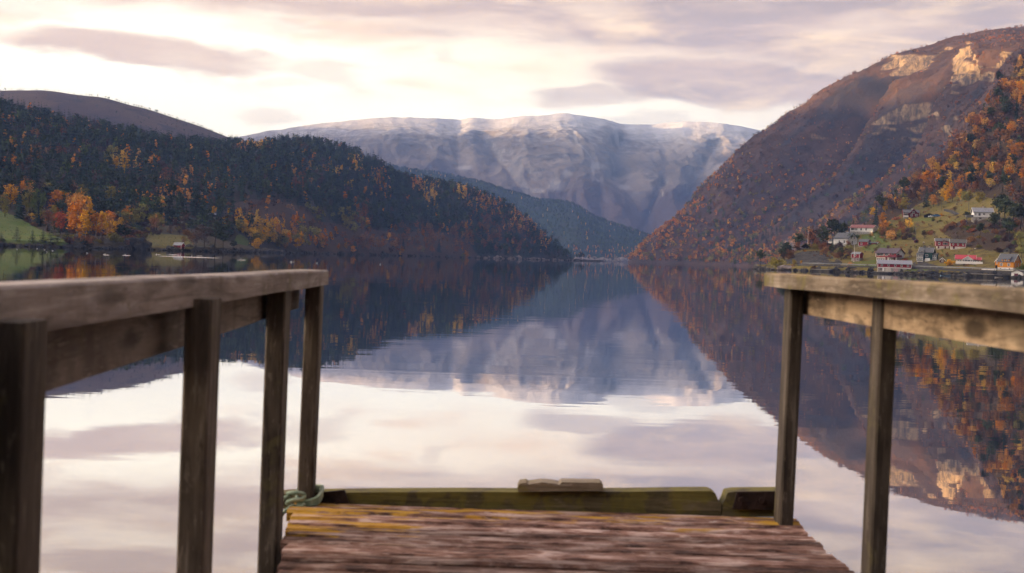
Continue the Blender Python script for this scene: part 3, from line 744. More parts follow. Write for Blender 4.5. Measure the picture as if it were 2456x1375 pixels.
# edge beam at the far end with its chewed notch, end block, steel plates and the loose-looking block on top
def profile_bar(pts, y0, y1, name, mat, parent=dock):
    """prism: outline in photo pixels at depth y0, extruded back to y1"""
    a = [P(px_, py_, y0) for px_, py_ in pts]
    k = len(a)
    vs = [tuple(v) for v in a] + [(v.x, y1, v.z) for v in a]
    fs = [tuple(range(k))[::-1], tuple(k + i for i in range(k))] + [(i, (i + 1) % k, k + (i + 1) % k, k + i) for i in range(k)]
    return dock_part(MB().add(vs, fs), name, mat, parent)
beam = profile_bar([(640, 1188), (690, 1184), (900, 1181), (1100, 1180), (1300, 1181), (1500, 1180), (1640, 1178), (1704, 1178), (1716, 1184), (1722, 1198), (1730, 1208), (1729, 1240), (1400, 1234), (1000, 1229), (640, 1220)], 5.645, 5.75, 'edge_beam', M_beam)
profile_bar([(1733, 1210), (1739, 1198), (1745, 1182), (1766, 1179), (1884, 1178), (1884, 1241), (1732, 1240)], 5.645, 5.75, 'end_block', M_beam)
def plate(pts, bolts):
    o = profile_bar(pts, 5.625, 5.641, 'steel_plate', M_steel)
    for bx_, by_ in bolts:
        c = P(bx_, by_, 5.624)
        dock_part(MB().tube([(c.x, 5.6248, c.z), (c.x, 5.612, c.z)], 0.011, 8), 'bolt', M_steel, o)
plate([(758, 1183), (826, 1176), (840, 1222), (758, 1222)], [(810, 1203)])
plate([(1768, 1180), (1862, 1179), (1862, 1224), (1758, 1222)], [(1778, 1198), (1826, 1200)])
blk = profile_bar([(1243, 1180), (1241, 1170), (1247, 1160), (1262, 1158), (1268, 1162), (1300, 1157), (1330, 1160), (1341, 1163), (1348, 1157), (1400, 1158), (1440, 1158), (1447, 1164), (1446, 1178)], 5.62, 5.72, 'top_block', M_block)

# rope: two turns round the far left post, a knot and two hanging ends
mt, n = material('green_rope')
tc = n.n('ShaderNodeTexCoord').outputs['Object']
wv_ = n.n('ShaderNodeTexWave', wave_type='BANDS', bands_direction='DIAGONAL'); n.put(wv_.inputs['Vector'], tc)
wv_.inputs['Scale'].default_value = 60; wv_.inputs['Distortion'].default_value = 1.5
nz = n.noise(tc, 30, 4)
finish(n, n.mix(n.step(nz, 0.35, 0.65), (0.24, 0.34, 0.25), (0.46, 0.53, 0.40)), 0.8, n.bump(wv_.outputs['Fac'], 0.8, 0.004), 0.2)
M_rope = mt
pc = P(742, 1200, 5.60); px0, py0, zb = pc.x, 5.60, DZ + 0.022
rope = empty('mooring_rope', (px0, py0, DZ)); setp(rope, 'pale green rope knotted round the foot of the far left post', 'rope')
def sm(pts, k=5):
    pts = [Vector(p) for p in pts]; out = []
    for i in range(len(pts) - 1):
        a, b, c, e = pts[max(i - 1, 0)], pts[i], pts[i + 1], pts[min(i + 2, len(pts) - 1)]
        for j in range(k):
            t = j / k
            out.append(0.5 * ((2 * b) + (c - a) * t + (2 * a - 5 * b + 4 * c - e) * t * t + (3 * b - a - 3 * c + e) * t ** 3))
    return out + [pts[-1]]
def rope_piece(name, pts, r=0.0072):
    dock_part(MB().tube(sm(pts), r, 8), name, M_rope, rope, True)
a, g_ = 0.038, 0.058; zb = DZ + 0.008
for dz in (0.0, 0.012, 0.024):
    s_ = 1 + dz * 2.0
    rope_piece('turn', [(px0 - a, py0 - g_, zb + dz * .5), (px0 + 0.0, py0 - g_ - 0.008 * s_, zb + dz * .6), (px0 + a * s_, py0 - g_, zb + 0.006 + dz), (px0 + (a + 0.008) * s_, py0, zb + 0.022 + dz * 1.2), (px0 + a * s_, py0 + g_, zb + 0.03 + dz), (px0, py0 + g_ + 0.008, zb + 0.034 + dz * .8),
                        (px0 - a - 0.004, py0 + g_ * .5, zb + 0.036 + dz * .8), (px0 - a - 0.005, py0 - g_ * .6, zb + 0.022 + dz * .5), (px0 - a - 0.002, py0 - g_ - 0.01, zb + 0.012)])
kx, ky, kz = px0 - 0.046, py0 - g_ - 0.018, zb + 0.014
rope_piece('knot', [(kx - 0.03, ky, kz + 0.030), (kx + 0.0, ky - 0.012, kz + 0.036), (kx + 0.034, ky, kz + 0.030), (kx + 0.03, ky - 0.006, kz + 0.012), (kx - 0.004, ky - 0.016, kz + 0.008), (kx - 0.03, ky - 0.006, kz - 0.004), (kx - 0.012, ky, kz - 0.016), (kx + 0.024, ky - 0.006, kz - 0.018), (kx + 0.04, ky, kz - 0.006)], 0.0082)
rope_piece('loose_end', [(kx - 0.02, ky, kz + 0.024), (kx - 0.048, ky - 0.005, kz + 0.004), (kx - 0.062, ky - 0.02, kz - 0.05), (kx - 0.068, ky - 0.03, kz - 0.14), (kx - 0.066, ky - 0.03, kz - 0.27)], 0.0075)
rope_piece('loose_end', [(kx + 0.0, ky - 0.002, kz - 0.012), (kx - 0.02, ky - 0.014, kz - 0.024), (kx - 0.05, ky - 0.026, kz - 0.06), (kx - 0.058, ky - 0.036, kz - 0.15), (kx - 0.05, ky - 0.036, kz - 0.25)], 0.0075)
# ------------------------------------------------------------------ trees
M_bark = plain('bark', (0.055, 0.042, 0.034), 0.9, 0.1, 0.3, 4.0)
M_birchbark = plain('birch_bark', (0.30, 0.27, 0.24), 0.9, 0.1, 0.4, 2.5)
FOL = {
    'spruce': foliage('spruce_needles', (0.024, 0.044, 0.029), 0.5, 0.02),
    'pine': foliage('pine_needles', (0.052, 0.065, 0.028), 0.45, 0.025),
    'orange': foliage('orange_leaves', (0.60, 0.26, 0.04), 0.3, 0.012),
    'yellow': foliage('yellow_leaves', (0.70, 0.40, 0.035), 0.22, 0.012),
    'olive': foliage('olive_leaves', (0.24, 0.20, 0.045), 0.3, 0.02),
    'rust': foliage('rust_leaves', (0.25, 0.115, 0.048), 0.35, 0.015),
    'brown': foliage('brown_twigs', (0.092, 0.056, 0.046), 0.35, 0.012),
    'red': foliage('red_leaves', (0.34, 0.095, 0.035), 0.25, 0.01),
    'green': foliage('green_leaves', (0.085, 0.115, 0.032), 0.3, 0.02),
}
def conifer_crown(seed, levels=13, per=9, wid=0.2, z0=0.06):
    r = np.random.RandomState(seed); vs = []; fs = []
    for i in range(levels):
        f = i / (levels - 1); z = z0 + (1 - z0) * f
        rad = wid * (1 - f) ** 0.85 * r.uniform(0.85, 1.12) + 0.008
        m_ = max(4, int(per * (1 - f * 0.5)))
        a0 = r.uniform(0, 6.28)
        for j in range(m_):
            a = a0 + 6.283 * j / m_ + r.uniform(-.25, .25); L = rad * r.uniform(0.6, 1.18)
            dz = -0.05 * L / wid * r.uniform(0.4, 1.6) - 0.01
            w = L * r.uniform(0.26, 0.42)
            ca, sa = math.cos(a), math.sin(a)
            zt = min(z + 0.03, 1.0)
            k = len(vs)
            vs += [(0, 0, zt), (ca * L * .6 - sa * w, sa * L * .6 + ca * w, z + dz * .5), (ca * L, sa * L, z + dz), (ca * L * .6 + sa * w, sa * L * .6 - ca * w, z + dz * .5), (ca * L * .55, sa * L * .55, z + dz * .4 - 0.035)]
            fs += [(k, k + 1, k + 2), (k, k + 2, k + 3), (k + 1, k + 4, k + 2), (k + 2, k + 4, k + 3)]
    k = len(vs); vs += [(0.008, 0, .96), (-0.006, 0.006, .96), (-0.006, -0.006, .96), (0, 0, 1.03)]; fs += [(k, k + 1, k + 3), (k + 1, k + 2, k + 3), (k + 2, k, k + 3)]
    return vs, fs
def leaf_crown(seed, nclump=16, per=24, cz=0.62, rz=0.38, rx=0.24, leaf=0.032, clump=0.085, tip=0.0, hollow=0.45):
    """leaf-sized faces gathered in clumps spread through an egg-shaped crown"""
    r = np.random.RandomState(seed); vs = []; fs = []
    for c in range(nclump):
        d = r.normal(size=3); d /= np.linalg.norm(d)
        q = r.uniform(hollow, 0.92) 
        hz_ = d[2] * q
        w = 1.0 - tip * max(hz_, 0) - 0.15 * max(-hz_, 0)
        ctr = np.array([d[0] * q * rx * w, d[1] * q * rx * w, cz + hz_ * rz])
        cs = clump * r.uniform(0.7, 1.35)
        for _ in range(per):
            p = ctr + r.normal(size=3) * cs * np.array([0.62, 0.62, 0.5])
            u = r.normal(size=3); u /= np.linalg.norm(u); v = np.cross(u, r.normal(size=3)); v /= np.linalg.norm(v) + 1e-9
            s = leaf * r.uniform(0.55, 1.35)
            k = len(vs)
            vs += [tuple(p + u * s), tuple(p + v * s * .7), tuple(p - u * s), tuple(p - v * s * .7)]
            fs.append((k, k + 1, k + 2, k + 3))
    return vs, fs
def trunk_mesh(seed, h=0.8, r0=0.016, limbs=6, zl=0.35, reach=0.2, k=6):
    r = random.Random(seed); mb = MB()
    pts = [(0, 0, -0.06)]; 
    for i in range(1, 6):
        f = i / 5; pts.append((r.uniform(-.012, .012) * i * .6, r.uniform(-.012, .012) * i * .6, h * f))
    mb.tube(pts, [r0 * (1.15 - f / 5 * 0.95) for f in range(6)], k)
    for i in range(limbs):
        z = zl + (h - zl) * (i / max(1, limbs)) * 0.9; a = i * 2.4 + r.uniform(-.4, .4); L = reach * r.uniform(.6, 1.1)
        mb.tube([(0, 0, z), (math.cos(a) * L * .5, math.sin(a) * L * .5, z + L * .45), (math.cos(a) * L, math.sin(a) * L, z + L * .8)], [r0 * .45, r0 * .3, r0 * .1], 4)
    return mb.v, mb.f
def multi_stem(seed, n_=5, h=0.55, reach=0.25, r0=0.014):
    r = random.Random(seed); mb = MB()
    for i in range(n_):
        a = i * 6.283 / n_ + r.uniform(-.4, .4); L = reach * r.uniform(.4, 1)
        mb.tube([(math.cos(a) * .02, math.sin(a) * .02, -.08), (math.cos(a) * L * .4, math.sin(a) * L * .4, h * .5), (math.cos(a) * L, math.sin(a) * L, h * r.uniform(.8, 1.1))], [r0, r0 * .7, r0 * .3], 4)
    return mb.v, mb.f
SHAPE = {}
for s_ in range(4):
    SHAPE['spruce', s_] = (trunk_mesh(s_, 0.9, 0.014, 0), conifer_crown(10 + s_, 14, 10, (0.17, 0.20, 0.15, 0.22)[s_]))
    SHAPE['pine', s_] = (trunk_mesh(20 + s_, 0.9, 0.016, 7, 0.42, 0.2), leaf_crown(30 + s_, 17, 28, 0.70, 0.28, (0.22, 0.26, 0.19, 0.24)[s_], 0.040, 0.075, 0.25, 0.35))
    SHAPE['birch', s_] = (trunk_mesh(40 + s_, 0.88, 0.012, 7, 0.25, 0.16), leaf_crown(50 + s_, 26, 28, 0.56, 0.44, (0.18, 0.22, 0.16, 0.24)[s_], 0.028, 0.07, 0.55, 0.3))
    SHAPE['round', s_] = (trunk_mesh(60 + s_, 0.75, 0.018, 8, 0.22, 0.28), leaf_crown(70 + s_, 30, 28, 0.58, 0.42, (0.33, 0.38, 0.30, 0.36)[s_], 0.032, 0.085, 0.2, 0.35))
    SHAPE['bare', s_] = (trunk_mesh(80 + s_, 0.9, 0.014, 12, 0.2, 0.26), leaf_crown(90 + s_, 26, 22, 0.56, 0.44, (0.26, 0.30, 0.23, 0.28)[s_], 0.024, 0.095, 0.3, 0.2))
    SHAPE['bush', s_] = (multi_stem(100 + s_), leaf_crown(110 + s_, 24, 30, 0.46, 0.50, (0.58, 0.70, 0.52, 0.64)[s_], 0.062, 0.15, 0.1, 0.35))
    SHAPE['wide_pine', s_] = (trunk_mesh(120 + s_, 0.8, 0.020, 9, 0.25, 0.34), leaf_crown(130 + s_, 20, 24, 0.58, 0.38, (0.36, 0.32, 0.40, 0.34)[s_], 0.045, 0.10, 0.35, 0.4))
    SHAPE['young_pine', s_] = (trunk_mesh(140 + s_, 0.9, 0.018, 0), conifer_crown(150 + s_, 9, 8, (0.34, 0.30, 0.36, 0.28)[s_], 0.2))
MESH = {}
def tree_meshes(shape, var, fol):
    key = (shape, var, fol)
    if key not in MESH:
        (tv, tf), (cv, cf) = SHAPE[shape, var]
        t = mesh('trunk', tv, tf, True); t.materials.append(M_birchbark if shape == 'birch' else M_bark)
        c = mesh('crown', cv, cf); c.materials.append(FOL[fol])
        MESH[key] = (t, c)
    return MESH[key]
NAMES = {'spruce': 'spruce_tree', 'pine': 'pine_tree', 'birch': 'birch_tree', 'round': 'broadleaf_tree', 'bare': 'bare_tree', 'bush': 'bush', 'wide_pine': 'spreading_pine_tree', 'young_pine': 'young_pine_tree'}
rt = random.Random(99)
def place_tree(shape, fol, loc, h, label, group=None, wid=1.0, var=None):
    var = rt.randrange(4) if var is None else var
    t, c = tree_meshes(shape, var, fol)
    e = empty(NAMES[shape], loc, rt.uniform(0, 6.28))
    e.scale = (h * wid, h * wid, h)
    setp(e, label, 'bush' if shape == 'bush' else 'tree', group)
    link('stem' if shape == 'bush' else 'trunk', t, None, e); link('crown' if shape != 'bush' else 'foliage', c, None, e)
    return e
BV = {'ls': bvh(V_ls), 'rh': bvh(V_rh), 'lh': bvh(V_lh)}
def hit(px_, py_, lands=('rh',)):
    best = None
    for k in lands:
        loc, nn, i, dist = BV[k].ray_cast(Vector((0, 0, CAMZ)), ray(px_, py_))
        if loc is not None and (best is None or dist < best[1]):
            best = (loc, dist)
    if best is None and py_ < hor(px_) + 40:      # just over the crest: slide down to the ground
        return hit(px_, py_ + 2, lands)
    return best[0] if best else None
def drop(x, y, lands=('rh',)):
    z = None
    for k in lands:
        loc, nn, i, dist = BV[k].ray_cast(Vector((x, y, 900)), Vector((0, 0, -1)))
        if loc is not None and (z is None or loc.z > z):
            z = loc.z
    return z

# ---- forest masses on the hillsides (far too many to count)
def sample(V, k, ncand, seed, skip=3):
    r = np.random.RandomState(seed)
    G = V[:, :k]
    A = G[1:, :-1] - G[:-1, :-1]; B = G[:-1, 1:] - G[:-1, :-1]
    ar = np.linalg.norm(np.cross(A, B), axis=-1)
    ar[:, :skip] = 0
    pr = (ar / ar.sum()).ravel(); ids = r.choice(pr.size, ncand, p=pr)
    iu, iv = np.unravel_index(ids, ar.shape); sample.cell = (iu, iv); fu, fv = r.rand(ncand), r.rand(ncand)
    p = (G[iu, iv] * ((1 - fu) * (1 - fv))[:, None] + G[iu + 1, iv] * (fu * (1 - fv))[:, None] + G[iu, iv + 1] * ((1 - fu) * fv)[:, None] + G[iu + 1, iv + 1] * (fu * fv)[:, None])
    return p, r
KINDS = [('spruce', 'spruce'), ('pine', 'pine'), ('birch', 'orange'), ('birch', 'yellow'), ('round', 'olive'), ('bare', 'rust'), ('bare', 'brown'), ('round', 'orange'), ('round', 'green'), ('bush', 'rust'), ('bush', 'brown')]
KI = {k: i for i, k in enumerate(KINDS)}
PROTO = bpy.data.collections.new('tree_kinds')
def lite(shape, seed):
    if shape == 'spruce': return conifer_crown(seed, 8, 6, 0.19)
    if shape == 'pine': return leaf_crown(seed, 9, 9, 0.62, 0.34, 0.19, 0.062, 0.08, 0.4, 0.2)
    if shape == 'birch': return leaf_crown(seed, 9, 9, 0.54, 0.44, 0.15, 0.055, 0.07, 0.5, 0.2)
    if shape == 'round': return leaf_crown(seed, 11, 9, 0.55, 0.42, 0.32, 0.060, 0.095, 0.2, 0.3)
    if shape == 'bare': return leaf_crown(seed, 10, 8, 0.54, 0.44, 0.25, 0.050, 0.10, 0.3, 0.2)
    return leaf_crown(seed, 8, 8, 0.45, 0.48, 0.6, 0.10, 0.16, 0.1, 0.3)
for i, (sh, fo) in enumerate(KINDS):
    for v in range(2):
        cv, cf = lite(sh, 200 + i * 7 + v)
        tmb = MB().tube([(0, 0, -0.08), (0, 0, 0.75)], [0.016, 0.006], 4, False)
        k = len(cv)
        me = mesh('forest_tree', cv + tmb.v, cf + [tuple(q + k for q in f) for f in tmb.f])
        me.materials.append(FOL[fo]); me.materials.append(M_bark)
        for pidx in range(len(cf), len(me.polygons)):
            me.polygons[pidx].material_index = 1
        o = bpy.data.objects.new('kind_%02d_%d' % (i, v), me); PROTO.objects.link(o)
def forest(name, pos, kind, h, seed, label=None):
    r = np.random.RandomState(seed); N = len(pos)
    me = bpy.data.meshes.new(name); me.vertices.add(N); me.vertices.foreach_set('co', pos.astype(np.float32).ravel()); me.update()
    def at(nm, ty, v):
        a = me.attributes.new(nm, ty, 'POINT'); a.data.foreach_set('value', v)
    at('which', 'INT', (np.asarray(kind) * 2 + r.randint(0, 2, N)).astype(np.int32)); at('hgt', 'FLOAT', np.asarray(h, np.float32)); at('spin', 'FLOAT', (r.rand(N) * 6.283).astype(np.float32))
    o = link(name, me); o['kind'] = 'stuff'
    ng = bpy.data.node_groups.new(name + '_scatter', 'GeometryNodeTree')
    ng.interface.new_socket('Geometry', in_out='INPUT', socket_type='NodeSocketGeometry'); ng.interface.new_socket('Geometry', in_out='OUTPUT', socket_type='NodeSocketGeometry')
    N_ = ng.nodes; L = ng.links
    gi, go = N_.new('NodeGroupInput'), N_.new('NodeGroupOutput')
    ci = N_.new('GeometryNodeCollectionInfo'); ci.inputs['Collection'].default_value = PROTO; ci.inputs['Separate Children'].default_value = True; ci.inputs['Reset Children'].default_value = True
    ip = N_.new('GeometryNodeInstanceOnPoints'); ip.inputs['Pick Instance'].default_value = True
    def na(nm, ty):
        q = N_.new('GeometryNodeInputNamedAttribute'); q.data_type = ty; q.inputs['Name'].default_value = nm
        return q.outputs['Attribute']
    cx = N_.new('ShaderNodeCombineXYZ'); L.new(na('spin', 'FLOAT'), cx.inputs[2])
    L.new(gi.outputs[0], ip.inputs['Points']); L.new(ci.outputs[0], ip.inputs['Instance']); L.new(na('which', 'INT'), ip.inputs['Instance Index'])
    L.new(cx.outputs[0], ip.inputs['Rotation']); L.new(na('hgt', 'FLOAT'), ip.inputs['Scale']); L.new(ip.outputs[0], go.inputs[0])
    md = o.modifiers.new('scatter', 'NODES'); md.node_group = ng
    return o
def choose(r, tab, N):
    ks = [KI[k] for k in tab]; w = np.array([tab[k] for k in tab], float); w /= w.sum()
    return r.choice(ks, N, p=w)

# left hill: dark conifers, autumn birches in patches, thin growth on the cleared slope
p, r = sample(V_lh, k_lh, 11500, 3)
px, py = proj(p); N = len(p)
kind = choose(r, {('spruce', 'spruce'): 55, ('pine', 'pine'): 38, ('bare', 'brown'): 6, ('birch', 'orange'): 1.6, ('round', 'green'): 2}, N)
h = (7.5 + 9.5 * r.rand(N) ** 1.3) * np.where(kind == KI['spruce', 'spruce'], 1.1, 0.95)
keep = np.ones(N, bool)
PATCH = [(290, 400, 26, 22, 'yellow', .75), (262, 388, 22, 14, 'olive', .7), (372, 405, 14, 14, 'orange', .7), (330, 405, 20, 24, 'orange', .4), (300, 375, 14, 10, 'orange', .5), (620, 352, 26, 16, 'yellow', .55), (575, 360, 12, 12, 'orange', .5), (815, 424, 14, 10, 'yellow', .9),
         (838, 448, 14, 8, 'yellow', .8), (855, 405, 16, 14, 'yellow', .6), (848, 390, 10, 10, 'orange', .5), (1035, 472, 18, 26, 'yellow', .85), (1000, 450, 14, 16, 'orange', .7), (1105, 466, 14, 16, 'yellow', .75), (735, 412, 12, 8, 'orange', .7), (780, 410, 10, 12, 'orange', .5),
         (900, 440, 30, 18, 'orange', .4), (930, 470, 24, 14, 'orange', .4), (1150, 500, 30, 30, 'orange', .5), (1190, 495, 26, 26, 'orange', .5), (1250, 520, 26, 26, 'orange', .65), (1280, 530, 16, 16, 'yellow', .6), (1310, 575, 18, 26, 'orange', .6), (1260, 545, 30, 20, 'orange', .5),
         (1180, 550, 40, 30, 'rust', .5), (1230, 580, 50, 30, 'rust', .5), (1140, 580, 50, 30, 'rust', .45), (1120, 550, 16, 14, 'orange', .5), (860, 495, 10, 16, 'orange', .7), (870, 530, 16, 30, 'rust', .7), (740, 500, 20, 10, 'olive', .7), (830, 530, 24, 12, 'olive', .6), (770, 525, 20, 14, 'olive', .5),
         (850, 545, 22, 14, 'olive', .5), (720, 455, 16, 14, 'rust', .6), (880, 470, 20, 10, 'orange', .35), (40, 395, 50, 22, 'orange', .3), (100, 385, 60, 16, 'rust', .35), (20, 350, 60, 14, 'orange', .25), (60, 300, 80, 8, 'orange', .2), (160, 300, 60, 10, 'orange', .25), (140, 330, 50, 14, 'rust', .3),
         (240, 320, 30, 12, 'orange', .25), (400, 450, 50, 16, 'rust', .5), (390, 430, 16, 20, 'brown', .7), (420, 492, 62, 14, 'orange', .75), (380, 500, 26, 20, 'orange', .5), (505, 470, 16, 12, 'orange', .3), (460, 440, 30, 20, 'orange', .12), (545, 430, 30, 24, 'orange', .12),
         (680, 460, 30, 20, 'orange', .15), (570, 545, 26, 20, 'yellow', .5), (620, 560, 26, 22, 'yellow', .65), (665, 572, 32, 26, 'yellow', .85), (640, 590, 40, 16, 'olive', .6), (720, 585, 36, 22, 'olive', .6), (770, 590, 26, 16, 'orange', .5), (800, 585, 12, 14, 'orange', .6), (690, 545, 30, 12, 'orange', .6),
         (1010, 560, 60, 10, 'rust', .4), (960, 592, 40, 20, 'rust', .5), (870, 600, 40, 14, 'rust', .6), (1040, 590, 40, 22, 'rust', .5)]
fm = {'yellow': ('birch', 'yellow'), 'orange': ('birch', 'orange'), 'olive': ('round', 'olive'), 'rust': ('bare', 'rust'), 'brown': ('bare', 'brown')}
for (cx_, cy_, rx_, ry_, f_, pr_) in PATCH:
    w = np.exp(-((px - cx_) / rx_) ** 2 - ((py - cy_) / ry_) ** 2) * 1.25
    sel = r.rand(N) < np.minimum(w, 1) * pr_ * np.where(w > 0.3, 1, 0.4)
    kind[sel] = KI[fm[f_]]; h[sel] = r.uniform(7, 13, sel.sum())
cut = inpoly(px, py, clearcut)
inpatch = np.isin(kind, [KI['birch', 'yellow'], KI['birch', 'orange'], KI['round', 'olive'], KI['bare', 'rust']])
thin = cut & ~inpatch & (r.rand(N) < 0.78)
sh_ = cut & ~thin & ~inpatch
kind[sh_] = choose(r, {('bush', 'rust'): 3, ('bush', 'brown'): 4, ('spruce', 'spruce'): 1, ('bare', 'rust'): 2}, sh_.sum()); h[sh_] *= 0.42
keep &= ~thin
keep &= ~inpoly(px, py, [(566, 556), (598, 574), (592, 600), (560, 600)])
# the shore trees of the near slope stand in front
keep &= ~((p[:, 1] < 840) & (px < 560))
keep &= (px > -90) & (p[:, 2] > 1.0)
h = np.where((py > 612), h * 0.8, h)
forest('left_hill_forest', p[keep], kind[keep], h[keep], 11)

# far brown hill: a fringe of small trees along its ridge
p, r = sample(V_lf, k_lf, 9000, 5); px, py = proj(p)
keep = (px > -60) & (px < 640) & (r.rand(len(p)) < .25 + .75 * sstep(150, 420, px))
forest('far_hill_scrub', p[keep], choose(r, {('pine', 'pine'): 3, ('bare', 'brown'): 5, ('spruce', 'spruce'): 2}, keep.sum()), r.uniform(3, 6.5, keep.sum()), 12)
# hill closing the fjord
p, r = sample(V_mid, k_mid, 7000, 6); px, py = proj(p); N = len(p)
kind = choose(r, {('spruce', 'spruce'): 5, ('pine', 'pine'): 5, ('round', 'green'): 3, ('birch', 'yellow'): .12, ('birch', 'orange'): .12}, N)
low = (py > 595) & (r.rand(N) < 0.5); kind[low] = KI['birch', 'orange']
keep = (px > 930) & (px < 1620)
forest('far_hill_forest', p[keep], kind[keep], r.uniform(8, 13, N)[keep], 13)

# right mountain: birch scrub, thicker and brighter towards the foot
p, r = sample(V_rm, nvr, 33000, 7, 1); px, py = proj(p); N = len(p)
G = V_rm
tfr = p[:, 2] / 330.0
lowf = sstep(0.80, 0.16, p[:, 2] / 260.0)
nz1 = fbm(p[:, 0], p[:, 1], p[:, 2], 90, 4, 5)
kind = choose(r, {('bare', 'rust'): 5, ('bare', 'brown'): 6, ('bush', 'brown'): 2, ('bush', 'rust'): 2}, N)
sel = r.rand(N) < lowf * 0.88
kind[sel] = choose(r, {('round', 'orange'): 3.6, ('birch', 'orange'): 1.4, ('bare', 'rust'): 4.2, ('round', 'olive'): 3, ('birch', 'yellow'): .35, ('round', 'green'): 1.4}, sel.sum())
sel = (lowf > 0.5) & (nz1 < -0.16) & (r.rand(N) < 0.55)
kind[sel] = choose(r, {('round', 'olive'): 3, ('round', 'green'): 3, ('bare', 'brown'): 2}, sel.sum())
hh_ = r.uniform(5.0, 10.5, N) * (0.55 + 0.6 * lowf)
edge_ = np.exp(-((py - np.interp(px, [a for a, b in S0], [b for a, b in S0])) / 26.0) ** 2) * (px < 1760)
sel = r.rand(N) < edge_ * 0.75
kind[sel] = choose(r, {('round', 'orange'): 4, ('birch', 'orange'): 3, ('bare', 'rust'): 2}, sel.sum())
con = (np.exp(-((px - 1790) / 55) ** 2 - ((py - 592 + (px - 1790) * 0.42) / 13) ** 2) + np.exp(-((px - 1880) / 46) ** 2 - ((py - 545 + (px - 1880) * 0.6) / 22) ** 2)) > r.rand(N) * 0.9
con &= (px > 1710) & (px < 1960)
kind[con] = KI['spruce', 'spruce']; hh_[con] = r.uniform(7, 12, con.sum())
for (cx_, cy_, rx_, ry_) in [(1780, 378, 12, 10), (1840, 312, 8, 6), (1560, 600, 8, 8), (1690, 520, 8, 6)]:
    q = np.exp(-((px - cx_) / rx_) ** 2 - ((py - cy_) / ry_) ** 2) > r.rand(N)
    kind[q] = KI['birch', 'yellow']
keep = (px > 1490) & (px < 2490) & (p[:, 2] > .4) & (r.rand(N) < np.where(p[:, 2] > 230, 0.45, 1.0))
shade_w = gully_shade[sample.cell]
q = shade_w > r.uniform(.25, .6, N)
kind[q] = choose(r, {('bare', 'brown'): 5, ('spruce', 'spruce'): 1.6, ('bush', 'brown'): 3, ('bare', 'rust'): .8, ('round', 'green'): .8}, q.sum())  # darker kinds keep up the painted gully shade
keep &= ~(q & (r.rand(N) < .55))
# bare crag faces keep little growth
keep &= ~((p[:, 2] > 215) & (p[:, 2] < 310) & (px > 2060) & (px < 2330) & (r.rand(N) < 0.8))
forest('right_mountain_wood', p[keep], kind[keep], hh_[keep], 14)

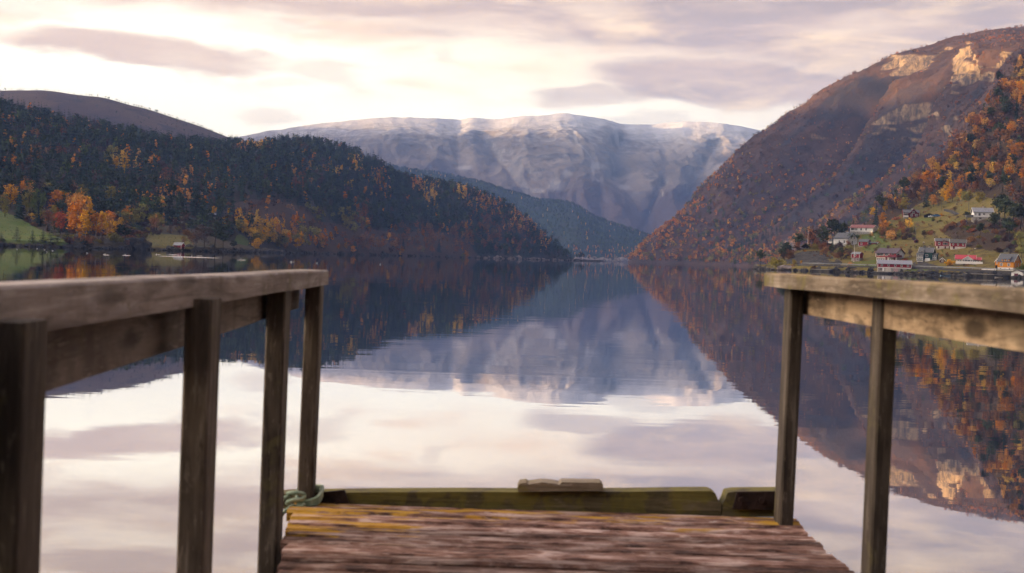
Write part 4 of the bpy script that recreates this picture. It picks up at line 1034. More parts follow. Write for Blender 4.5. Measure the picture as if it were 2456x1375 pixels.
# ---- near left shore: trees one can tell apart
LS = ('ls', 'lh')
def shore_tree(shape, fol, px_, base, top, label, group=None, wid=1.0, lands=LS):
    loc = hit(px_, base, lands)
    if loc is None:
        return None
    h_ = (base - top) / FPX * loc.y
    return place_tree(shape, fol, loc - Vector((0, 0, 0.3)), h_, label, group, wid)
FEAT_L = [
    ('spruce', 'spruce', 45, 524, 443, 'tall dark pointed spruce above the green meadow on the left', 1.0),
    ('spruce', 'spruce', 92, 543, 487, 'slim dark spruce right of the tall pointed one', .8),
    ('round', 'yellow', 25, 500, 440, 'yellow rounded tree behind the tall dark spruce', .95),
    ('birch', 'orange', 70, 500, 432, 'small bright orange tree top right of the tall dark spruce', 1.1),
    ('birch', 'orange', 52, 490, 430, 'pale orange tree high behind the tall dark spruce', 1.1),
    ('round', 'olive', 70, 520, 446, 'broad olive tree just right of the tall dark spruce', .8),
    ('round', 'green', 90, 525, 450, 'green leafy tree behind the slim dark spruce', .75),
    ('round', 'olive', 12, 520, 462, 'olive tree at the left edge above the meadow', .9),
    ('birch', 'yellow', 76, 532, 506, 'small yellow bush-like birch beside the slim dark spruce', 1.5),
    ('birch', 'orange', 136, 525, 444, 'bright orange pointed birch between the olive trees', 1.15),
    ('birch', 'orange', 160, 520, 456, 'slender orange birch left of the great orange tree', .8),
    ('round', 'orange', 190, 550, 447, 'great broad orange tree, tallest on the left shore', .72),
    ('birch', 'orange', 185, 568, 470, 'tall golden birch in front of the great orange tree', 1.25),
    ('birch', 'yellow', 205, 572, 500, 'yellow-green birch at the foot of the great orange tree', 1.3),
    ('bare', 'rust', 115, 555, 496, 'rust brown tree left of the red tree', 1.1),
    ('round', 'red', 145, 562, 498, 'red-brown rounded tree in the middle of the left shore wood', .8),
    ('round', 'olive', 130, 548, 490, 'olive tree behind the red-brown rounded one', .7),
    ('birch', 'yellow', 215, 545, 470, 'dark yellow tree right of the great orange tree', .9),
    ('birch', 'orange', 230, 575, 500, 'orange birch, leftmost of the bright row by the rock shore', 1.15),
    ('birch', 'yellow', 242, 572, 496, 'tall yellow birch in the bright row by the rock shore', 1.1),
    ('birch', 'orange', 256, 572, 505, 'pointed orange birch in the bright row by the rock shore', .9),
    ('birch', 'yellow', 268, 570, 520, 'low yellow birch at the right end of the bright row', 1.2),
    ('round', 'yellow', 287, 558, 519, 'small yellow rounded tree above the rock shore', .8),
    ('pine', 'pine', 300, 585, 532, 'dark pine on the rocky point left of the red boathouse', 1.5),
    ('birch', 'orange', 193, 577, 540, 'small pale orange sapling among the shore pines', .8),
    ('bare', 'rust', 305, 575, 540, 'rust coloured bush-like tree on the rocky point', 1.2),
    ('young_pine', 'pine', 3, 578, 553, 'small dark pine cut by the left edge on the meadow shore', 1.4),
    ('young_pine', 'pine', 40, 577, 540, 'spreading young pine, leftmost on the meadow shore', 1.0),
    ('young_pine', 'pine', 78, 580, 547, 'spreading young pine, second from left on the meadow shore', 1.0),
    ('young_pine', 'pine', 103, 581, 545, 'young pine, third from left on the meadow shore', 1.0),
    ('young_pine', 'pine', 122, 581, 537, 'young pine, fourth from left on the meadow shore', 1.0),
    ('young_pine', 'pine', 139, 581, 538, 'young pine, fifth from left on the meadow shore', 1.0),
    ('young_pine', 'pine', 160, 581, 540, 'young pine at the right end of the meadow shore row', 1.0),
    ('bush', 'pine', 110, 582, 575, 'tiny dark pine seedling between the young shore pines', 1.0),
    ('bare', 'brown', 470, 595, 537, 'tall brown bare tree right of the red boathouse', 1.1),
    ('bare', 'rust', 458, 593, 550, 'rusty half-bare tree beside the red boathouse', 1.0),
    ('bare', 'brown', 490, 596, 530, 'grey-brown bare tree at the middle of the clump by the boathouse', 1.1),
    ('pine', 'pine', 515, 596, 528, 'big dark green pine right of the bare clump by the boathouse', 1.3),
    ('pine', 'pine', 535, 598, 548, 'dark green pine at the right end of the boathouse clump', 1.4),
    ('pine', 'pine', 560, 602, 575, 'small dark pine at the water edge before the far green field', 1.3),
    ('bare', 'rust', 440, 592, 562, 'thin rust coloured sapling above the red boathouse roof', .8),
    ('pine', 'pine', 412, 530, 498, 'dark pine rising behind the sod roofed house', 1.2),
    ('round', 'yellow', 540, 548, 517, 'bright golden tree right of the sod roofed house slope', 1.0),
    ('round', 'yellow', 512, 518, 493, 'small golden tree high above the boathouse clump', .9),
    ('round', 'green', 482, 520, 489, 'pale green tree in the field above the boathouse clump', .75),
    ('birch', 'yellow', 583, 556, 515, 'golden birch cluster at the foot of the cleared slope', 1.3),
]
for f_ in FEAT_L:
    shore_tree(f_[0], f_[1], f_[2], f_[3], f_[4], f_[5], 'trees along the left shore', f_[6])
def fill(cnt, box, tab, hpx, poly, seed, labelf, group, lands, nogo=()):
    r = random.Random(seed); made = 0; tries = 0
    keys = list(tab); w = [tab[k] for k in keys]
    while made < cnt and tries < cnt * 30:
        tries += 1
        x = r.uniform(box[0], box[2]); y = r.uniform(box[1], box[3])
        if not inpoly(np.array([x]), np.array([y]), poly)[0]: continue
        if any(a <= x <= c and b <= y <= e for a, b, c, e in nogo): continue
        sh, fo = r.choices(keys, w)[0]
        loc = hit(x, y, lands)
        if loc is None or loc.y > 1900: continue
        h_ = r.uniform(*hpx[sh]) / FPX * loc.y
        place_tree(sh, fo, loc - Vector((0, 0, 0.3)), h_, labelf(sh, fo), group, r.uniform(1.0, 1.45))
        made += 1
FN = {'spruce': 'dark green', 'pine': 'dark green', 'orange': 'orange', 'yellow': 'golden yellow', 'olive': 'olive green', 'rust': 'rust brown', 'brown': 'grey-brown', 'red': 'red-brown', 'green': 'green'}
SN = {'spruce': 'spruce', 'pine': 'pine', 'birch': 'birch', 'round': 'leafy tree', 'bare': 'bare tree', 'bush': 'bush', 'wide_pine': 'spreading pine'}
fill(150, (-60, 440, 480, 560), {('spruce', 'spruce'): 3, ('pine', 'pine'): 6, ('bare', 'brown'): 3, ('bare', 'rust'): 3, ('round', 'olive'): 1.6, ('birch', 'orange'): .8, ('round', 'green'): .8}, {'spruce': (45, 75), 'pine': (38, 60), 'bare': (35, 55), 'round': (35, 55), 'birch': (40, 60)},
     [(-60, 440), (0, 450), (120, 470), (220, 490), (330, 505), (400, 525), (400, 560), (340, 568), (250, 560), (150, 560), (90, 530), (40, 515), (-60, 495)], 3,
     lambda s, f: f'{FN[f]} {SN[s]} in the left wood', 'wood behind the left shore', LS)
fill(26, (340, 535, 450, 572), {('bush', 'brown'): 3, ('bush', 'rust'): 2, ('bush', 'olive'): 2, ('bare', 'brown'): 2}, {'bush': (8, 16), 'bare': (16, 30)},
     [(340, 545), (450, 542), (452, 566), (345, 570)], 4, lambda s, f: f'{FN[f]} {SN[s]} below the sod house', 'bank below the sod roofed house', LS)
fill(46, (150, 560, 345, 592), {('bush', 'brown'): 3, ('bush', 'rust'): 3, ('bush', 'pine'): 3, ('bush', 'olive'): 2, ('bare', 'brown'): 1}, {'bush': (10, 22), 'bare': (22, 34)},
     [(150, 572), (220, 562), (330, 560), (345, 585), (300, 590), (160, 586)], 6, lambda s, f: f'{FN[f]} {SN[s]} on the left rock shore', 'undergrowth on the left rock shore', LS)
fill(40, (-40, 505, 330, 565), {('bush', 'brown'): 3, ('bush', 'rust'): 3, ('bush', 'olive'): 2, ('bush', 'pine'): 2}, {'bush': (12, 24)},
     [(60, 528), (120, 540), (250, 545), (330, 555), (330, 566), (230, 564), (150, 564), (90, 548)], 7, lambda s, f: f'{FN[f]} {SN[s]} under the left shore trees', 'undergrowth under the left shore trees', LS)
fill(34, (550, 530, 730, 606), {('birch', 'yellow'): 6, ('birch', 'orange'): 2, ('round', 'olive'): 3, ('round', 'yellow'): 4, ('bare', 'rust'): 2}, {'birch': (26, 40), 'round': (26, 38), 'bare': (20, 32)},
     [(560, 556), (600, 548), (640, 560), (700, 566), (730, 590), (720, 604), (610, 602), (596, 580)], 8, lambda s, f: f'{FN[f]} {SN[s]} below the cleared slope', 'autumn trees below the cleared slope', LS)
fill(26, (740, 560, 1120, 622), {('birch', 'orange'): 4, ('bare', 'rust'): 5, ('spruce', 'spruce'): 4, ('round', 'olive'): 3}, {'birch': (16, 26), 'round': (14, 24), 'bare': (14, 24), 'spruce': (22, 36)},
     [(740, 580), (860, 590), (1000, 596), (1120, 604), (1120, 622), (740, 612)], 9, lambda s, f: f'{FN[f]} {SN[s]} at the headland shore', 'trees at the headland shore', ('lh',))
# rough grass on the left meadows
p, r = sample(V_ls, k_ls, 5200, 51); px, py = proj(p)
mead = inpoly(px, py, [(-60, 490), (0, 505), (40, 520), (90, 548), (140, 570), (170, 582), (150, 590), (-60, 588)]) | inpoly(px, py, [(335, 566), (380, 560), (450, 566), (470, 600), (345, 598)])
keep = mead & (p[:, 2] > 1) & (r.rand(len(p)) < .55)
forest('meadow_tufts', p[keep], choose(r, {('round', 'olive'): 3, ('round', 'green'): 4, ('bush', 'brown'): .4}, keep.sum()), r.uniform(.3, .9, keep.sum()), 17)
# ------------------------------------------------------------------ the village on the right hillside
def boards(name, color, var=0.15):
    mt, n = material(name)
    tc = n.n('ShaderNodeTexCoord').outputs['Object']; s = n.sep(tc)
    u = n.m('FRACT', n.m('MULTIPLY', n.m('ADD', s[0], s[1]), 5.0))
    gap = n.step(u, 0.0, 0.14, 0.72, 1.0)
    nz = n.noise(n.scale(tc, (6, 6, 0.7)), 1.0, 4)
    c = hsv(n, color, v=n.m('MULTIPLY', n.step(nz, 0.3, 0.7, 1 - var, 1 + var, 'LINEAR'), gap))
    finish(n, c, 0.75, n.bump(gap, 0.4, 0.02), 0.2)
    return mt
def roofing(name, color, var=0.2):
    mt, n = material(name)
    tc = n.n('ShaderNodeTexCoord').outputs['Object']; s = n.sep(tc)
    row = n.step(n.m('FRACT', n.m('MULTIPLY', s[2], 3.2)), 0, 0.25, 0.72, 1.0)
    nz = n.noise(n.scale(tc, (1.5, 1.5, 3)), 1.0, 5)
    finish(n, hsv(n, color, v=n.m('MULTIPLY', n.step(nz, 0.3, 0.7, 1 - var, 1 + var, 'LINEAR'), row)), 0.7, n.bump(row, 0.5, 0.03), 0.3)
    return mt
H = {
    'white': boards('white_boards', (0.76, 0.75, 0.74), 0.06), 'red': boards('red_boards', (0.26, 0.022, 0.028)), 'darkred': boards('dark_red_boards', (0.115, 0.018, 0.02)),
    'yellow': boards('ochre_boards', (0.60, 0.235, 0.02), 0.08), 'green': boards('green_boards', (0.022, 0.062, 0.06)), 'cream': boards('cream_boards', (0.60, 0.50, 0.40), 0.06), 'brown': boards('brown_boards', (0.10, 0.055, 0.035)),
    'grey': boards('grey_boards', (0.13, 0.13, 0.13)), 'dark': boards('dark_boards', (0.03, 0.025, 0.02)),
    'stone': plain('grey_masonry', (0.30, 0.28, 0.26), 0.9, 0.1, 0.25, 1.2), 'pale': plain('pale_masonry', (0.52, 0.48, 0.44), 0.9, 0.1, 0.15, 1.2), 'whitewash': plain('whitewash', (0.66, 0.63, 0.62), 0.85, 0.1, 0.08, 1.0),
    'slate': roofing('slate_roof', (0.105, 0.108, 0.118)), 'lightslate': roofing('light_slate_roof', (0.22, 0.225, 0.25)), 'plum': roofing('plum_roof', (0.10, 0.075, 0.09)), 'redroof': roofing('red_roof', (0.40, 0.045, 0.062), 0.1), 'oldred': roofing('faded_red_roof', (0.22, 0.085, 0.08)),
    'sheet': roofing('sheet_roof', (0.24, 0.24, 0.285), 0.08), 'sod': plain('sod_roof', (0.17, 0.14, 0.035), 0.95, 0.1, 0.35, 1.5), 'moss': roofing('mossy_roof', (0.085, 0.08, 0.07), 0.35),
    'trim': plain('white_trim', (0.78, 0.76, 0.74), 0.6, 0.2, 0.05), 'redtrim': plain('red_trim', (0.17, 0.025, 0.03), 0.6, 0.2, 0.1), 'teal': plain('teal_trim', (0.04, 0.10, 0.13), 0.6, 0.2, 0.1), 'brick': plain('chimney_brick', (0.10, 0.06, 0.05), 0.9, 0.1, 0.3, 3.0),
    'doorwood': plain('door_paint', (0.10, 0.02, 0.022), 0.6, 0.3, 0.1), 'black': plain('dark_opening', (0.012, 0.011, 0.012), 0.8, 0.2, 0.1), 'pink': plain('pink_board', (0.46, 0.31, 0.30), 0.8, 0.1, 0.1),
}
mt, n = material('window_glass'); finish(n, (0.02, 0.024, 0.032), 0.12, None, 0.6); M_glass = mt
def bld(px_, py_, rel=0.0, lands=('rh',), sink=0.0):
    loc = hit(px_, py_, lands)
    az_ = math.atan2(loc.x, loc.y)
    return loc, -az_ + R(rel), loc.y / FPX * math.cos(0) / math.cos(az_) * 0.985
def block(par, x0, x1, y0, y1, z0, ze, zr, axis, wall, roof, over=0.35, th=0.16, wname='wall', rname='roof', trim=None):
    """walls with gables plus a two-slope roof; axis = direction of the ridge"""
    xm, ym = (x0 + x1) / 2, (y0 + y1) / 2
    mb = MB()
    if axis == 'x':
        vs = [(x0, y0, z0), (x1, y0, z0), (x1, y1, z0), (x0, y1, z0), (x0, y0, ze), (x1, y0, ze), (x1, y1, ze), (x0, y1, ze), (x0, ym, zr), (x1, ym, zr)]
        fs = [(0, 1, 5, 4), (2, 3, 7, 6), (1, 2, 6, 9, 5), (3, 0, 4, 8, 7), (4, 5, 9, 8), (6, 7, 8, 9), (3, 2, 1, 0)]
    else:
        vs = [(x0, y0, z0), (x1, y0, z0), (x1, y1, z0), (x0, y1, z0), (x0, y0, ze), (x1, y0, ze), (x1, y1, ze), (x0, y1, ze), (xm, y0, zr), (xm, y1, zr)]
        fs = [(0, 1, 5, 8, 4), (2, 3, 7, 9, 6), (1, 2, 6, 5), (3, 0, 4, 7), (4, 8, 9, 7), (5, 6, 9, 8), (3, 2, 1, 0)]
    w = mb.add(vs, fs).build(wname, H[wall], par)
    rb = MB()
    if axis == 'x':
        run = (y1 - y0) / 2; sl = (zr - ze) / run; e = ze - over * sl
        for s, ye in ((-1, y0 - over), (1, y1 + over)):
            a = [(x0 - over, ye, e + .02), (x1 + over, ye, e + .02), (x1 + over, ym, zr + .02), (x0 - over, ym, zr + .02)]
            b = [(p[0], p[1], p[2] + th) for p in a]
            rb.hexa(a + b) if s < 0 else rb.hexa([a[1], a[0], a[3], a[2], b[1], b[0], b[3], b[2]])
    else:
        run = (x1 - x0) / 2; sl = (zr - ze) / run; e = ze - over * sl
        for s, xe in ((-1, x0 - over), (1, x1 + over)):
            a = [(xe, y0 - over, e + .02), (xm, y0 - over, zr + .02), (xm, y1 + over, zr + .02), (xe, y1 + over, e + .02)]
            b = [(p[0], p[1], p[2] + th) for p in a]
            rb.hexa(a + b) if s < 0 else rb.hexa([a[1], a[0], a[3], a[2], b[1], b[0], b[3], b[2]])
    r_ = rb.build(rname, H[roof], par)
    if trim:
        tb = MB(); q = 0.05
        if axis == 'x':
            for xe in (x1 + over, x0 - over):
                d_ = q if xe > xm else -q
                for ye in (y0 - over, y1 + over):
                    tb.hexa([(xe, ye, e - .12), (xe + d_, ye, e - .12), (xe + d_, ym, zr - .12), (xe, ym, zr - .12), (xe, ye, e + th + .06), (xe + d_, ye, e + th + .06), (xe + d_, ym, zr + th + .06), (xe, ym, zr + th + .06)])
        else:
            for xe in (x0 - over, x1 + over):
                tb.hexa([(xe, y0 - over - q, e - .12), (xm, y0 - over - q, zr - .12), (xm, y0 - over, zr - .12), (xe, y0 - over, e - .12), (xe, y0 - over - q, e + th + .06), (xm, y0 - over - q, zr + th + .06), (xm, y0 - over, zr + th + .06), (xe, y0 - over, e + th + .06)])
        tb.build('bargeboard', H[trim], par)
    return w, r_
def window(par, x, y, z, w, h, face='front', bars=1, cross=0, frame='trim'):
    """x, z: centre; the frame stands 4 cm proud of the wall, the pane sits inside it"""
    f = 0.10; t0, t1 = -0.05, 0.03
    def bx(mb, a0, a1, b0, b1, d0, d1):
        if face == 'front': mb.box(x + a0, x + a1, y + d0, y + d1, z + b0, z + b1)
        else: mb.box(y - d1, y - d0, x + a0, x + a1, z + b0, z + b1)
    fb = MB()
    bx(fb, -w / 2, -w / 2 + f, -h / 2, h / 2, t0, t1); bx(fb, w / 2 - f, w / 2, -h / 2, h / 2, t0, t1)
    bx(fb, -w / 2 + f, w / 2 - f, h / 2 - f, h / 2, t0, t1); bx(fb, -w / 2 + f, w / 2 - f, -h / 2, -h / 2 + f, t0, t1)
    for k in range(bars):
        c = -w / 2 + w * (k + 1) / (bars + 1); bx(fb, c - .035, c + .035, -h / 2 + f, h / 2 - f, t0 + .01, t1)
    for k in range(cross):
        c = -h / 2 + h * (k + 1) / (cross + 1); bx(fb, -w / 2 + f, w / 2 - f, c - .03, c + .03, t0 + .015, t1)
    fo = fb.build('window', H[frame], par)
    pb = MB(); bx(pb, -w / 2 + f * .8, w / 2 - f * .8, -h / 2 + f * .8, h / 2 - f * .8, -0.02, 0.025); pb.build('pane', M_glass, fo)
    return fo
def door(par, x, y, z0, w, h, mat='doorwood', name='door'):
    o = MB().box(x - w / 2, x + w / 2, y - 0.05, y + 0.04, z0, z0 + h).build(name, H[mat], par)
    return o
def chimney(par, x, y, z0, z1, w=0.5, mat='brick'):
    MB().box(x - w / 2, x + w / 2, y - w / 2, y + w / 2, z0, z1).box(x - w * .62, x + w * .62, y - w * .62, y + w * .62, z1 - .15, z1).build('chimney', H[mat], par)
def found(par, x0, x1, y0, y1, z1, mat='stone', z0=-4.0, ins=0.06):
    MB().box(x0 + ins, x1 - ins, y0 + ins, y1 - ins, z0, z1).build('foundation', H[mat], par)
def corners(par, x0, x1, y0, z0, z1, mat='trim', y1=None):
    for x in (x0, x1):
        MB().box(x - .09, x + .09, y0 - .045, y0 + .06, z0, z1).build('corner_board', H[mat], par)
    if y1 is not None:
        MB().box(x1 - .06, x1 + .045, y1 - .09, y1 + .09, z0, z1).build('corner_board', H[mat], par)
VG = 'village houses on the right hillside'
def start(name, label, px_, py_, rel, lands=('rh',), cat='house', group=VG):
    loc, yaw, k = bld(px_, py_, rel, lands)
    e = empty(name, loc, yaw); setp(e, label, cat, group)
    return e, k

# white house with faded red roof
e, k = start('white_house', 'long white house with faded red roof and grey basement', 2066, 563, -14)
W_, D_, b_, ze, zr = 54 * k, 8.5, 7 * k, 16 * k, 23 * k
found(e, -W_ / 2, W_ / 2, 0, D_, b_, 'stone')
block(e, -W_ / 2, W_ / 2, 0, D_, b_, ze, zr, 'x', 'white', 'oldred', trim='trim')
for fx, w in ((-.40, 1.6), (-.28, 1.0), (-.22, 1.0), (-.02, 1.0), (.20, 1.0)): window(e, fx * W_, 0, b_ + 5.6 * k, w, 1.35)
for fx in (-.25, 0, .2): window(e, fx * W_, 0.06, b_ * .5, .9, .8)
for fy in (2.8, 5.2): window(e, fy, W_ / 2, b_ + 5.6 * k, .9, 1.3, 'right')
chimney(e, 0.02 * W_, D_ / 2, zr - .4, zr + 1.1)
lamp = MB().box(.43 * W_ - .12, .43 * W_ + .12, -.25, 0, b_ - .3, b_ + .05)
mt, n = material('lamp_glow'); em = n.n('ShaderNodeEmission'); em.inputs[0].default_value = (1, .62, .25, 1); em.inputs[1].default_value = 1.2; n.t.links.new(em.outputs[0], n.n('ShaderNodeOutputMaterial').inputs[0])
lamp.build('porch_lamp', mt, e)
# white gabled house
e, k = start('gabled_house', 'white steep gabled house with dark slate roof behind a small spruce', 2016, 590, -38)
W_, D_ = 9.0, 7.6; b_, ze, zr = 4 * k, 18 * k, 31 * k
found(e, -W_ / 2, W_ / 2, 0, D_, b_, 'pale')
block(e, -W_ / 2, W_ / 2, 0, D_, b_, ze, zr, 'x', 'white', 'slate', trim='teal')
for fx in (-.1, .25): window(e, fx * W_, 0, b_ + 6 * k, 1.0, 1.5, cross=1)
for fy in (2.6, 5.0): window(e, fy, W_ / 2, ze + 0.6, .9, 1.5, 'right', cross=1)
window(e, 3.6, W_ / 2, b_ + 5 * k, 1.1, 1.6, 'right', cross=1)
block(e, -W_ / 2 - 4.0, -W_ / 2 - .002, 1.0, D_ - 1.2, b_, 11 * k, 15.5 * k, 'x', 'white', 'slate', .25, .13, 'wing_wall', 'wing_roof', 'teal')
found(e, -W_ / 2 - 4.0, -W_ / 2, 1.0, D_ - 1.2, b_, 'pale')
for xx in (-W_ / 2 - 3.0, -W_ / 2 - 1.9, -W_ / 2 - .9): window(e, xx, 1.0, b_ + 3.6 * k, .8, 1.4, cross=1)
chimney(e, -W_ / 2 - 2, D_ / 2, 15.5 * k - .3, 15.5 * k + 1.3)
# small red barn with carport
e, k = start('red_barn', 'small red barn with open carport below the white long house', 2070, 591, -12)
W_, D_ = 22 * k, 6.0
found(e, -W_ / 2, W_ / 2, 0, D_, 1.5 * k, 'stone')
block(e, -W_ / 2, W_ / 2, 0, D_, 1.5 * k, 10.5 * k, 16.5 * k, 'x', 'red', 'slate', .3, trim='redtrim')
window(e, -.18 * W_, 0, 6 * k, .9, .9); corners(e, -W_ / 2, W_ / 2, 0, 1.5 * k, 10.4 * k)
block(e, W_ / 2 + .002, W_ / 2 + 20 * k, 1.0, D_ - .5, 3.5 * k, 8.0 * k, 11 * k, 'x', 'red', 'slate', .3, .12, 'carport_wall', 'carport_roof', 'trim')
found(e, W_ / 2, W_ / 2 + 20 * k, 1.0, D_ - .5, 3.5 * k, 'stone')
door(e, W_ / 2 + 4.2 * k, 1.0, 1.0 * k, 7 * k, 6.4 * k, 'black', 'carport_opening')
# sod roofed cabin on the knoll
e, k = start('sod_cabin', 'dark timber cabin with shaggy sod roof on the rocky knoll', 1932, 597, 0)
W_ = 17 * k
found(e, -W_ / 2, W_ / 2, 0, 6, .6, 'stone')
block(e, -W_ / 2, W_ / 2, 0, 6.0, .6, 5.2 * k, 12 * k, 'y', 'dark', 'sod', .6, .45)
window(e, -.2 * W_, 0, 3.6 * k, .8, .8, frame='brick'); window(e, .22 * W_, 0, 3.6 * k, .8, .8, frame='brick')
# red shed with grey base beside flagpole
e, k = start('red_shed', 'small red shed on a tall grey base behind the shore flagpole', 2051, 627, -20)
W_, D_ = 20 * k, 4.6
found(e, -W_ / 2, W_ / 2, 0, D_, 8.5 * k, 'stone')
block(e, -W_ / 2, W_ / 2, 0, D_, 8.5 * k, 17 * k, 21.5 * k, 'x', 'red', 'lightslate', .25, trim='redtrim')
corners(e, -W_ / 2, W_ / 2, 0, 8.5 * k, 16.9 * k, y1=D_); window(e, -.05 * W_, 0, 14 * k, 1.1, .9); door(e, -.12 * W_, 0.06, 1 * k, .9, 1.5); window(e, .25 * W_, .06, 5 * k, .6, .6, frame='stone')
# large red and white house
e, k = start('red_white_house', 'large red and white house with plum roof above the long boathouse', 2124, 626, -24)
W_, D_ = 50 * k, 9.0; b_, ze, zr = 9 * k, 18.5 * k, 30 * k
found(e, -W_ / 2, W_ / 2, 0, D_, b_, 'pale', ins=.25)
block(e, -W_ / 2, W_ / 2, 0, D_, b_, ze, zr, 'x', 'red', 'plum', .45, trim='redtrim')
MB().add([(W_ / 2 + .03, 0, b_), (W_ / 2 + .03, D_, b_), (W_ / 2 + .03, D_, ze), (W_ / 2 + .03, D_ / 2, zr - .1), (W_ / 2 + .03, 0, ze), (W_ / 2 + .01, 0, b_), (W_ / 2 + .01, D_, b_), (W_ / 2 + .01, D_, ze), (W_ / 2 + .01, D_ / 2, zr - .1), (W_ / 2 + .01, 0, ze)],
         [(0, 1, 2, 3, 4), (9, 8, 7, 6, 5), (0, 5, 6, 1), (1, 6, 7, 2), (2, 7, 8, 3), (3, 8, 9, 4), (4, 9, 5, 0)]).build('white_gable_wall', H['white'], e)
for fx, w in ((-.37, 1.7), (-.2, 1.7), (.05, 1.9), (.34, 1.3)): window(e, fx * W_, 0, b_ + 6 * k, w, 1.25, bars=2 if w > 1.6 else 1)
for fx in (-.40, -.30, -.20, -.10, .18, .3): window(e, fx * W_, .25, b_ * .5, .8, .95)
door(e, .02 * W_, .25, 0.2, .9, 1.7); door(e, .42 * W_, .25, 0.2, .9, 1.7)
window(e, 4.5, W_ / 2 + .03, ze + 1.0, .55, 1.0, 'right'); window(e, 2.6, W_ / 2 + .03, b_ + 7 * k, 2.0, .5, 'right', bars=2, frame='black')
MB().box(W_ * .17, W_ / 2 + .9, -1.3, -1.2, b_ + .05, b_ + 1.0).box(W_ / 2 + .8, W_ / 2 + .9, -1.2, D_ * .5, b_ + .05, b_ + 1.0).box(W_ * .17, W_ / 2 + .8, -1.2, -.01, b_ - .1, b_ + .05).build('balcony', H['redtrim'], e)
for xx in (W_ * .2, W_ / 2 + .7): MB().box(xx - .07, xx + .07, -1.2, -1.06, -2, b_ - .1).build('balcony_post', H['trim'], e)
corners(e, -W_ / 2, W_ * .16, 0, b_, ze - .05)
chimney(e, -.12 * W_, D_ / 2, zr - .3, zr + 1.3, .9)
# long boathouse at the shore
e, k = start('long_boathouse', 'long red boathouse on grey walls standing at the shore', 2145, 654, 3, cat='boathouse')
e.location.z = 0.9
W_, D_ = 76 * k, 7.5; b_, ze, zr = 9.6 * k, 18.5 * k, 27 * k
found(e, -W_ / 2, W_ / 2, 0, D_, b_, 'stone', ins=.1)
block(e, -W_ / 2, W_ / 2, 0, D_, b_, ze, zr, 'x', 'red', 'sheet', .3, trim='trim')
MB().box(-W_ / 2, W_ / 2, -.04, .05, b_ - .12, b_ + .18).build('sill_board', H['trim'], e)
corners(e, -W_ / 2, W_ / 2, 0, b_ + .19, ze - .05)
for fx in (-.38, -.18, .02, .21, .40): window(e, fx * W_, 0, b_ + 5.6 * k, .85, .85)
door(e, -.335 * W_, .1, 0.25, .75, 1.5, 'trim'); door(e, -.19 * W_, .1, .1, 2.2, 1.6, 'pale', 'shutter'); door(e, .04 * W_, .1, .1, 1.8, 1.7, 'pink', 'shutter')
window(e, .21 * W_, .1, b_ * .62, .8, .45, frame='black', bars=0); window(e, .40 * W_, .1, b_ * .62, .8, .45, frame='black', bars=0); window(e, -.40 * W_, .1, b_ * .62, .8, .4, frame='black', bars=0)
# green house
e, k = start('green_house', 'dark green house with white framed veranda windows and slate roof', 2219, 627, -10)
W_, D_ = 31 * k, 7.5; b_, ze, zr = 4 * k, 21 * k, 32 * k
found(e, -W_ / 2, W_ / 2, 0, D_, b_, 'pale')
block(e, -W_ / 2, W_ / 2, 0, D_, b_, ze, zr, 'x', 'green', 'slate', .35, trim='trim')
window(e, .1 * W_, 0, b_ + 9.5 * k, 1.1, 1.1); window(e, .1 * W_, 0.0, b_ + 2 * k, .9, .6)
MB().box(.0, .34 * W_, -.6, -.01, -2, b_ + 3.4 * k).build('white_porch_wall', H['white'], e)
for s, xa, xb in (('l', -W_ / 2 - .5, -.12 * W_), ('r', W_ / 2 + .01, W_ / 2 + 9 * k)):
    block(e, xa, xb, -1.5 if s == 'l' else .6, -.01 if s == 'l' else 4.5, b_ - .5, b_ + 11.5 * k, b_ + 14.5 * k, 'x', 'green', 'slate', .2, .12, 'veranda_wall', 'veranda_roof')
    yy = -1.5 if s == 'l' else .6
    nn = 3 if s == 'l' else 2
    for q in range(nn):
        xx = xa + (xb - xa) * (q + .5) / nn
        window(e, xx, yy, b_ + 8.5 * k, (xb - xa) / nn * .9, 1.2, bars=1); window(e, xx, yy, b_ + 2.2 * k, (xb - xa) / nn * .8, 1.0, bars=1)
    MB().box(xa, xa + .12, yy - .05, yy, b_ - .5, b_ + 11 * k).box(xb - .12, xb, yy - .05, yy, b_ - .5, b_ + 11 * k).build('corner_board', H['trim'], e)
    found(e, xa, xb, yy, 2.0, b_ - .5, 'pale')
block(e, -.36 * W_, -.10 * W_, -.2, 3.0, ze - .2, ze + 4.0 * k, ze + 6.0 * k, 'x', 'green', 'slate', .2, .1, 'dormer', 'dormer_roof'); window(e, -.23 * W_, -.2, ze + 1.6 * k, 1.2, .7)
chimney(e, -.2 * W_, D_ / 2, zr - .3, zr + .9, 1.1, 'slate'); chimney(e, .15 * W_, D_ / 2, zr - .3, zr + .5, .6, 'pale')
# two red houses on pale bases
e, k = start('red_dormer_house', 'small red house with white dormer on a pale base, left of a twin', 2260, 597, 4)
W_, D_ = 30 * k, 7; b_, ze, zr = 6.5 * k, 17.5 * k, 24 * k
found(e, -W_ / 2 + .6, W_ / 2, 0, D_, b_, 'pale')
block(e, -W_ / 2, W_ / 2, 0, D_, b_, ze, zr, 'x', 'red', 'slate', .3, trim='trim'); corners(e, -W_ / 2, W_ / 2, 0, b_, ze - .05)
window(e, -.25 * W_, 0, b_ + 5.4 * k, 1.0, 1.1); window(e, .22 * W_, 0, b_ + 5.2 * k, 2.1, 1.2, bars=2)
door(e, -.28 * W_, .06, .1, .6, 1.05); door(e, .22 * W_, .06, .1, .6, 1.05)
block(e, -.02 * W_, .26 * W_, -.15, 3, ze - .3, ze + 3.2 * k, ze + 4.6 * k, 'x', 'red', 'slate', .15, .1, 'dormer', 'dormer_roof'); window(e, .12 * W_, -.15, ze + 1.0 * k, 1.3, .7)
